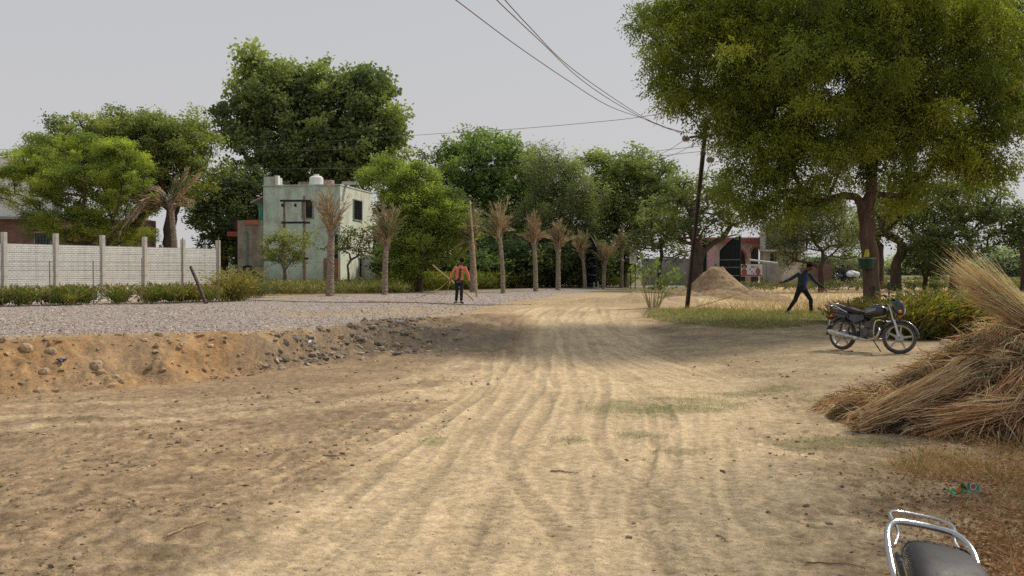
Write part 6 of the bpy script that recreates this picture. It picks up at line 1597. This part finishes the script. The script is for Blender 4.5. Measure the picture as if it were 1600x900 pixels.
def stones(x, y, s, pal, BV=ICV, BF=ICF, sink=.3, flat=.65):
    n = len(x); sc = s[:, None]*RNG.uniform(.6, 1.25, (n, 3)); sc[:, 2] *= flat
    J = BV[None]*(1+.28*RNG.normal(size=(n, len(BV), 1)))
    th = RNG.random(n)*2*PI; c_, s_ = np.cos(th), np.sin(th)
    J = J*sc[:, None]; X_ = J[..., 0]*c_[:, None]-J[..., 1]*s_[:, None]; Y_ = J[..., 0]*s_[:, None]+J[..., 1]*c_[:, None]
    V = np.stack([X_+x[:, None], Y_+y[:, None], J[..., 2]+(gh(x, y)+s*flat*(1-sink*2)*.6)[:, None]], -1).reshape(-1, 3)
    Fq = (BF[None]+(np.arange(n)*len(BV))[:, None, None]).reshape(-1, 3)
    pal = np.asarray(pal); c = pal[RNG.integers(0, len(pal), n)]*(.75+.5*RNG.random((n, 1)))
    return V, Fq, np.repeat(c, len(BV), axis=0)
RNG = np.random.default_rng(1101)
gpal = [(.45, .375, .335), (.35, .29, .26), (.54, .47, .42), (.25, .205, .18), (.49, .36, .30), (.60, .55, .50)]
x, y = scatter_px(21000, [(-60, 484), (0, 474), (300, 470), (500, 464), (700, 456), (880, 449), (960, 449), (850, 464), (800, 471), (760, 479), (735, 487), (640, 498), (560, 508), (430, 519), (240, 523), (0, 529), (-60, 532)])
s = (.010+.022*RNG.random(len(x))**2)*(1+.4*ss(20, 45, y))
o = stuff('road_gravel', stones(x, y, s, gpal, OCV, OCF), STONEM, 'loose pinkish grey crushed stone spread over the raised road', 'gravel')
n = 60000; x = RNG.uniform(-9.5, 0.5, n); y = RNG.uniform(12.5, 31, n)
t_ = bank(x, y); sl = 4*t_*(1-t_); k = (sl > .12) & (np.abs(x/y) < .6) & (RNG.random(n) < .25+.45*ss(-5.5, -3.8, x)) & (RNG.random(n) < ss(-.9, -3.2, x)) & (fbm(x, y, .7, 655, 3) > -.2); x = x[k][:7000]; y = y[k][:7000]
dk = [(.28, .23, .175), (.34, .275, .20), (.20, .165, .125), (.40, .31, .21)]; lt = [(.38, .26, .15), (.44, .32, .20), (.30, .20, .12)]
L_ = x < -4.6; s = .011+.075*RNG.random(len(x))**7
stuff('bank_rubble', [stones(x[L_], y[L_], s[L_], lt), stones(x[~L_], y[~L_], s[~L_]*1.15, dk)], STONEM, 'clods and rubble on the crumbling edge of the raised road', 'rubble')
# clods on the yard
n = 30000; uu = RNG.uniform(-.57, .5, n); y = 1/RNG.uniform(1/20., 1/4.4, n); x = uu*y
cx_ = np.interp(y, [0, 5.8, 10, 15.5, 21.5], [-.6, .1, .75, 1.5, 1.15]); k = RNG.random(n) < (.02+.98*ss(1.3, 2.6, np.abs(x-cx_)))*(.05+ss(-.05, .4, fbm(x, y, .9, 660, 3))); x = x[k]; y = y[k]
s = (.0035+.022*RNG.random(len(x))**6)*(1+.5*ss(7, 16, y))
stuff('soil_clods', stones(x, y, s, [(.36, .27, .17), (.24, .18, .115), (.46, .35, .22), (.20, .15, .10)], sink=.2), STONEM, 'small crumbs and clods of dry soil over the yard', 'soil clods')
# larger stones one by one
big = [(447, 541, .09, 'grey brown stone at the foot of the dark part of the road bank'), (462, 533, .09, 'second grey stone beside the first on the dark bank'), (598, 535, .12, 'large brown stone low on the dark bank'), (668, 512, .13, 'biggest pale stone near the right end of the bank'), (560, 527, .1, 'flat grey stone in the middle of the dark bank'),
       (152, 566, .11, 'large tan boulder on the orange left bank'), (42, 543, .10, 'upright tan stone near the top of the left bank'), (80, 545, .09, 'small tan stone right of the upright one on the left bank'), (70, 580, .09, 'tan clod on the lower left bank'), (190, 594, .07, 'pale clod at the toe of the left bank'), (630, 518, .09, 'dark angular stone below the gravel edge'),
       (655, 500, .10, 'dark stone stuck in the upper lip of the bank'), (490, 541, .07, 'pale chip of stone at the bank foot'), (1472, 520, .16, 'whitish stone between the leafy plants and the straw heap'), (1478, 537, .13, 'grey stone just left of the straw heap'), (1440, 524, .08, 'small stone behind the front wheel of the parked motorcycle')]
for i, (px_, py_, s_, lab) in enumerate(big):
    p = gp(px_, py_); RNG = np.random.default_rng(1200+i)
    bm = bmesh.new(); bmesh.ops.create_icosphere(bm, subdivisions=3, radius=1)
    sc = np.array([1.1, .9, .75])*s_*RNG.uniform(.8, 1.15, 3)
    for v_ in bm.verts:
        n_ = np.array(v_.co[:]); q = np.round(n_*2.2)/2.2; n2_ = n_*.55+q*.45
        r = 1+.22*float(fbm(np.array([n_[0]*2+i]), np.array([n_[1]*2+n_[2]*1.7]), 1., 700+i, 3)[0])
        v_.co = Vector(tuple(n2_*r*sc))
    me = bpy.data.meshes.new('stone'); bm.to_mesh(me); bm.free()
    me.materials.append(M('stone_%s' % ('pale' if s_ > .12 else 'brown'), (.42, .31, .20) if px_ < 300 else (.42, .37, .30) if px_ > 1000 else (.27, .235, .19), .95, var=.3, scale=9, bmp=.02) if i < 1 or True else None)
    o = finish(bpy.data.objects.new('stone', me)); o.location = (p.x, p.y, G(p.x, p.y)+s_*.02); o.rotation_euler = (RNG.normal()*.2, RNG.normal()*.2, RNG.random()*6); tag(o, lab, 'stone', 'larger stones of the road bank' if px_ < 1000 else None)
# bits of rubbish and twigs
for (px_, py_, lab, c, s_) in [(484, 540, 'scrap of white plastic at the foot of the dark bank', (.7, .7, .72), .14), (97, 566, 'scrap of blue plastic on the left bank', (.08, .12, .35), .09), (285, 541, 'grey white scrap on the bank top at the left', (.55, .55, .6), .07), (625, 513, 'white plastic shred on the bank beside the dark stones', (.65, .65, .68), .12)]:
    p = gp(px_, py_); m = MB(); RNG = np.random.default_rng(int(px_))
    k = 7; v_ = [(s_*(i/(k-1)-.5)*1.6, s_*(j/(k-1)-.5), s_*.35*RNG.random()+s_*.25*math.sin(i*1.4)*math.cos(j)) for j in range(k) for i in range(k)]
    m.add(v_, [(j*k+i, j*k+i+1, (j+1)*k+i+1, (j+1)*k+i) for i in range(k-1) for j in range(k-1)])
    o = m.build('plastic_scrap', M('scrap', c, .4)); o.location = (p.x, p.y, G(p.x, p.y)+.05); tag(o, lab, 'plastic scrap')
p = gp(1502, 782); T_ = thing('snack_wrapper', 'crumpled green snack wrapper lying in the dry leaves', 'wrapper', (p.x, p.y, G(p.x, p.y)+.03), .15)
RNG = np.random.default_rng(55)
def foil(x0, x1, w_, h, seed, mat, name, par):
    rg = np.random.default_rng(seed); kx, ky = 16, 9; v_ = []
    for j in range(ky):
        for i in range(kx):
            t = i/(kx-1); q = j/(ky-1)
            v_.append((x0+(x1-x0)*t+rg.normal()*.003, (q-.5)*w_*(.8+.3*math.sin(t*5+seed)), h*math.sin(q*PI)*(.5+.5*math.sin(t*7+seed)**2)+abs(rg.normal())*.008+.01))
    return MB().add(v_, [(j*kx+i, j*kx+i+1, (j+1)*kx+i+1, (j+1)*kx+i) for i in range(kx-1) for j in range(ky-1)]).build(name, mat, par)
GF = M('green_foil', (.03, .20, .06), .4, metal=0, var=.4, scale=30, c2=(.08, .33, .13))
wr = foil(-.13, .01, .11, .03, 1, GF, 'torn_half', T_); foil(.015, .14, .11, .075, 2, M('green_silver_foil', (.03, .18, .07), .4, metal=0, var=.5, scale=22, c2=(.22, .36, .27)), 'puffed_half', T_)
MB().lathe([(0, 0), (.022, .0), (.022, .003), (0, .003)], (.07, -.045, .065), 'y', 16).build('red_emblem', REDP, T_)
MB().lathe([(.023, -.001), (.027, -.001), (.027, .002), (.023, .002), (.023, -.001)], (.07, -.046, .065), 'y', 16).build('white_ring', WHITEP, T_)
MB().lathe([(0, 0), (.02, 0), (.02, .003), (0, .003)], (-.055, -.05, .045), 'y', 14).build('orange_print', ORNG, T_)
TW = M('dry_twig', (.16, .11, .07), .9, var=.3)
for i, (pa, pb_, r, lab, mt) in enumerate([((1258, 878), (1352, 889), .006, 'thin dark twig lying left of the nearest motorcycle seat', TW), ((862, 737), (905, 741), .008, 'short twig in the middle of the sandy track', TW), ((262, 848), (325, 834), .007, 'pale reed stalk lying on the soil at the lower left', STRAWM), ((1120, 835), (1136, 845), .005, 'tiny twig on the right hand wheel track', TW), ((505, 720), (545, 717), .006, 'pale stalk lying on the soil left of the track', TW)]):
    a = gp(*pa); b2 = gp(*pb_); o = a.copy(); n = 8
    pts = [a.lerp(b2, k/n) for k in range(n+1)]; pts = [Vector((q.x+random.uniform(-.01, .01), q.y+random.uniform(-.02, .02), G(q.x, q.y)+r*.8+.004))-Vector((a.x, a.y, 0)) for q in pts]
    t_ = MB().tube(pts, [r*(1-.07*k) for k in range(n+1)], 6).build('twig', mt if mt is TW else BAM); t_.location = (a.x, a.y, 0); tag(t_, lab, 'twig')
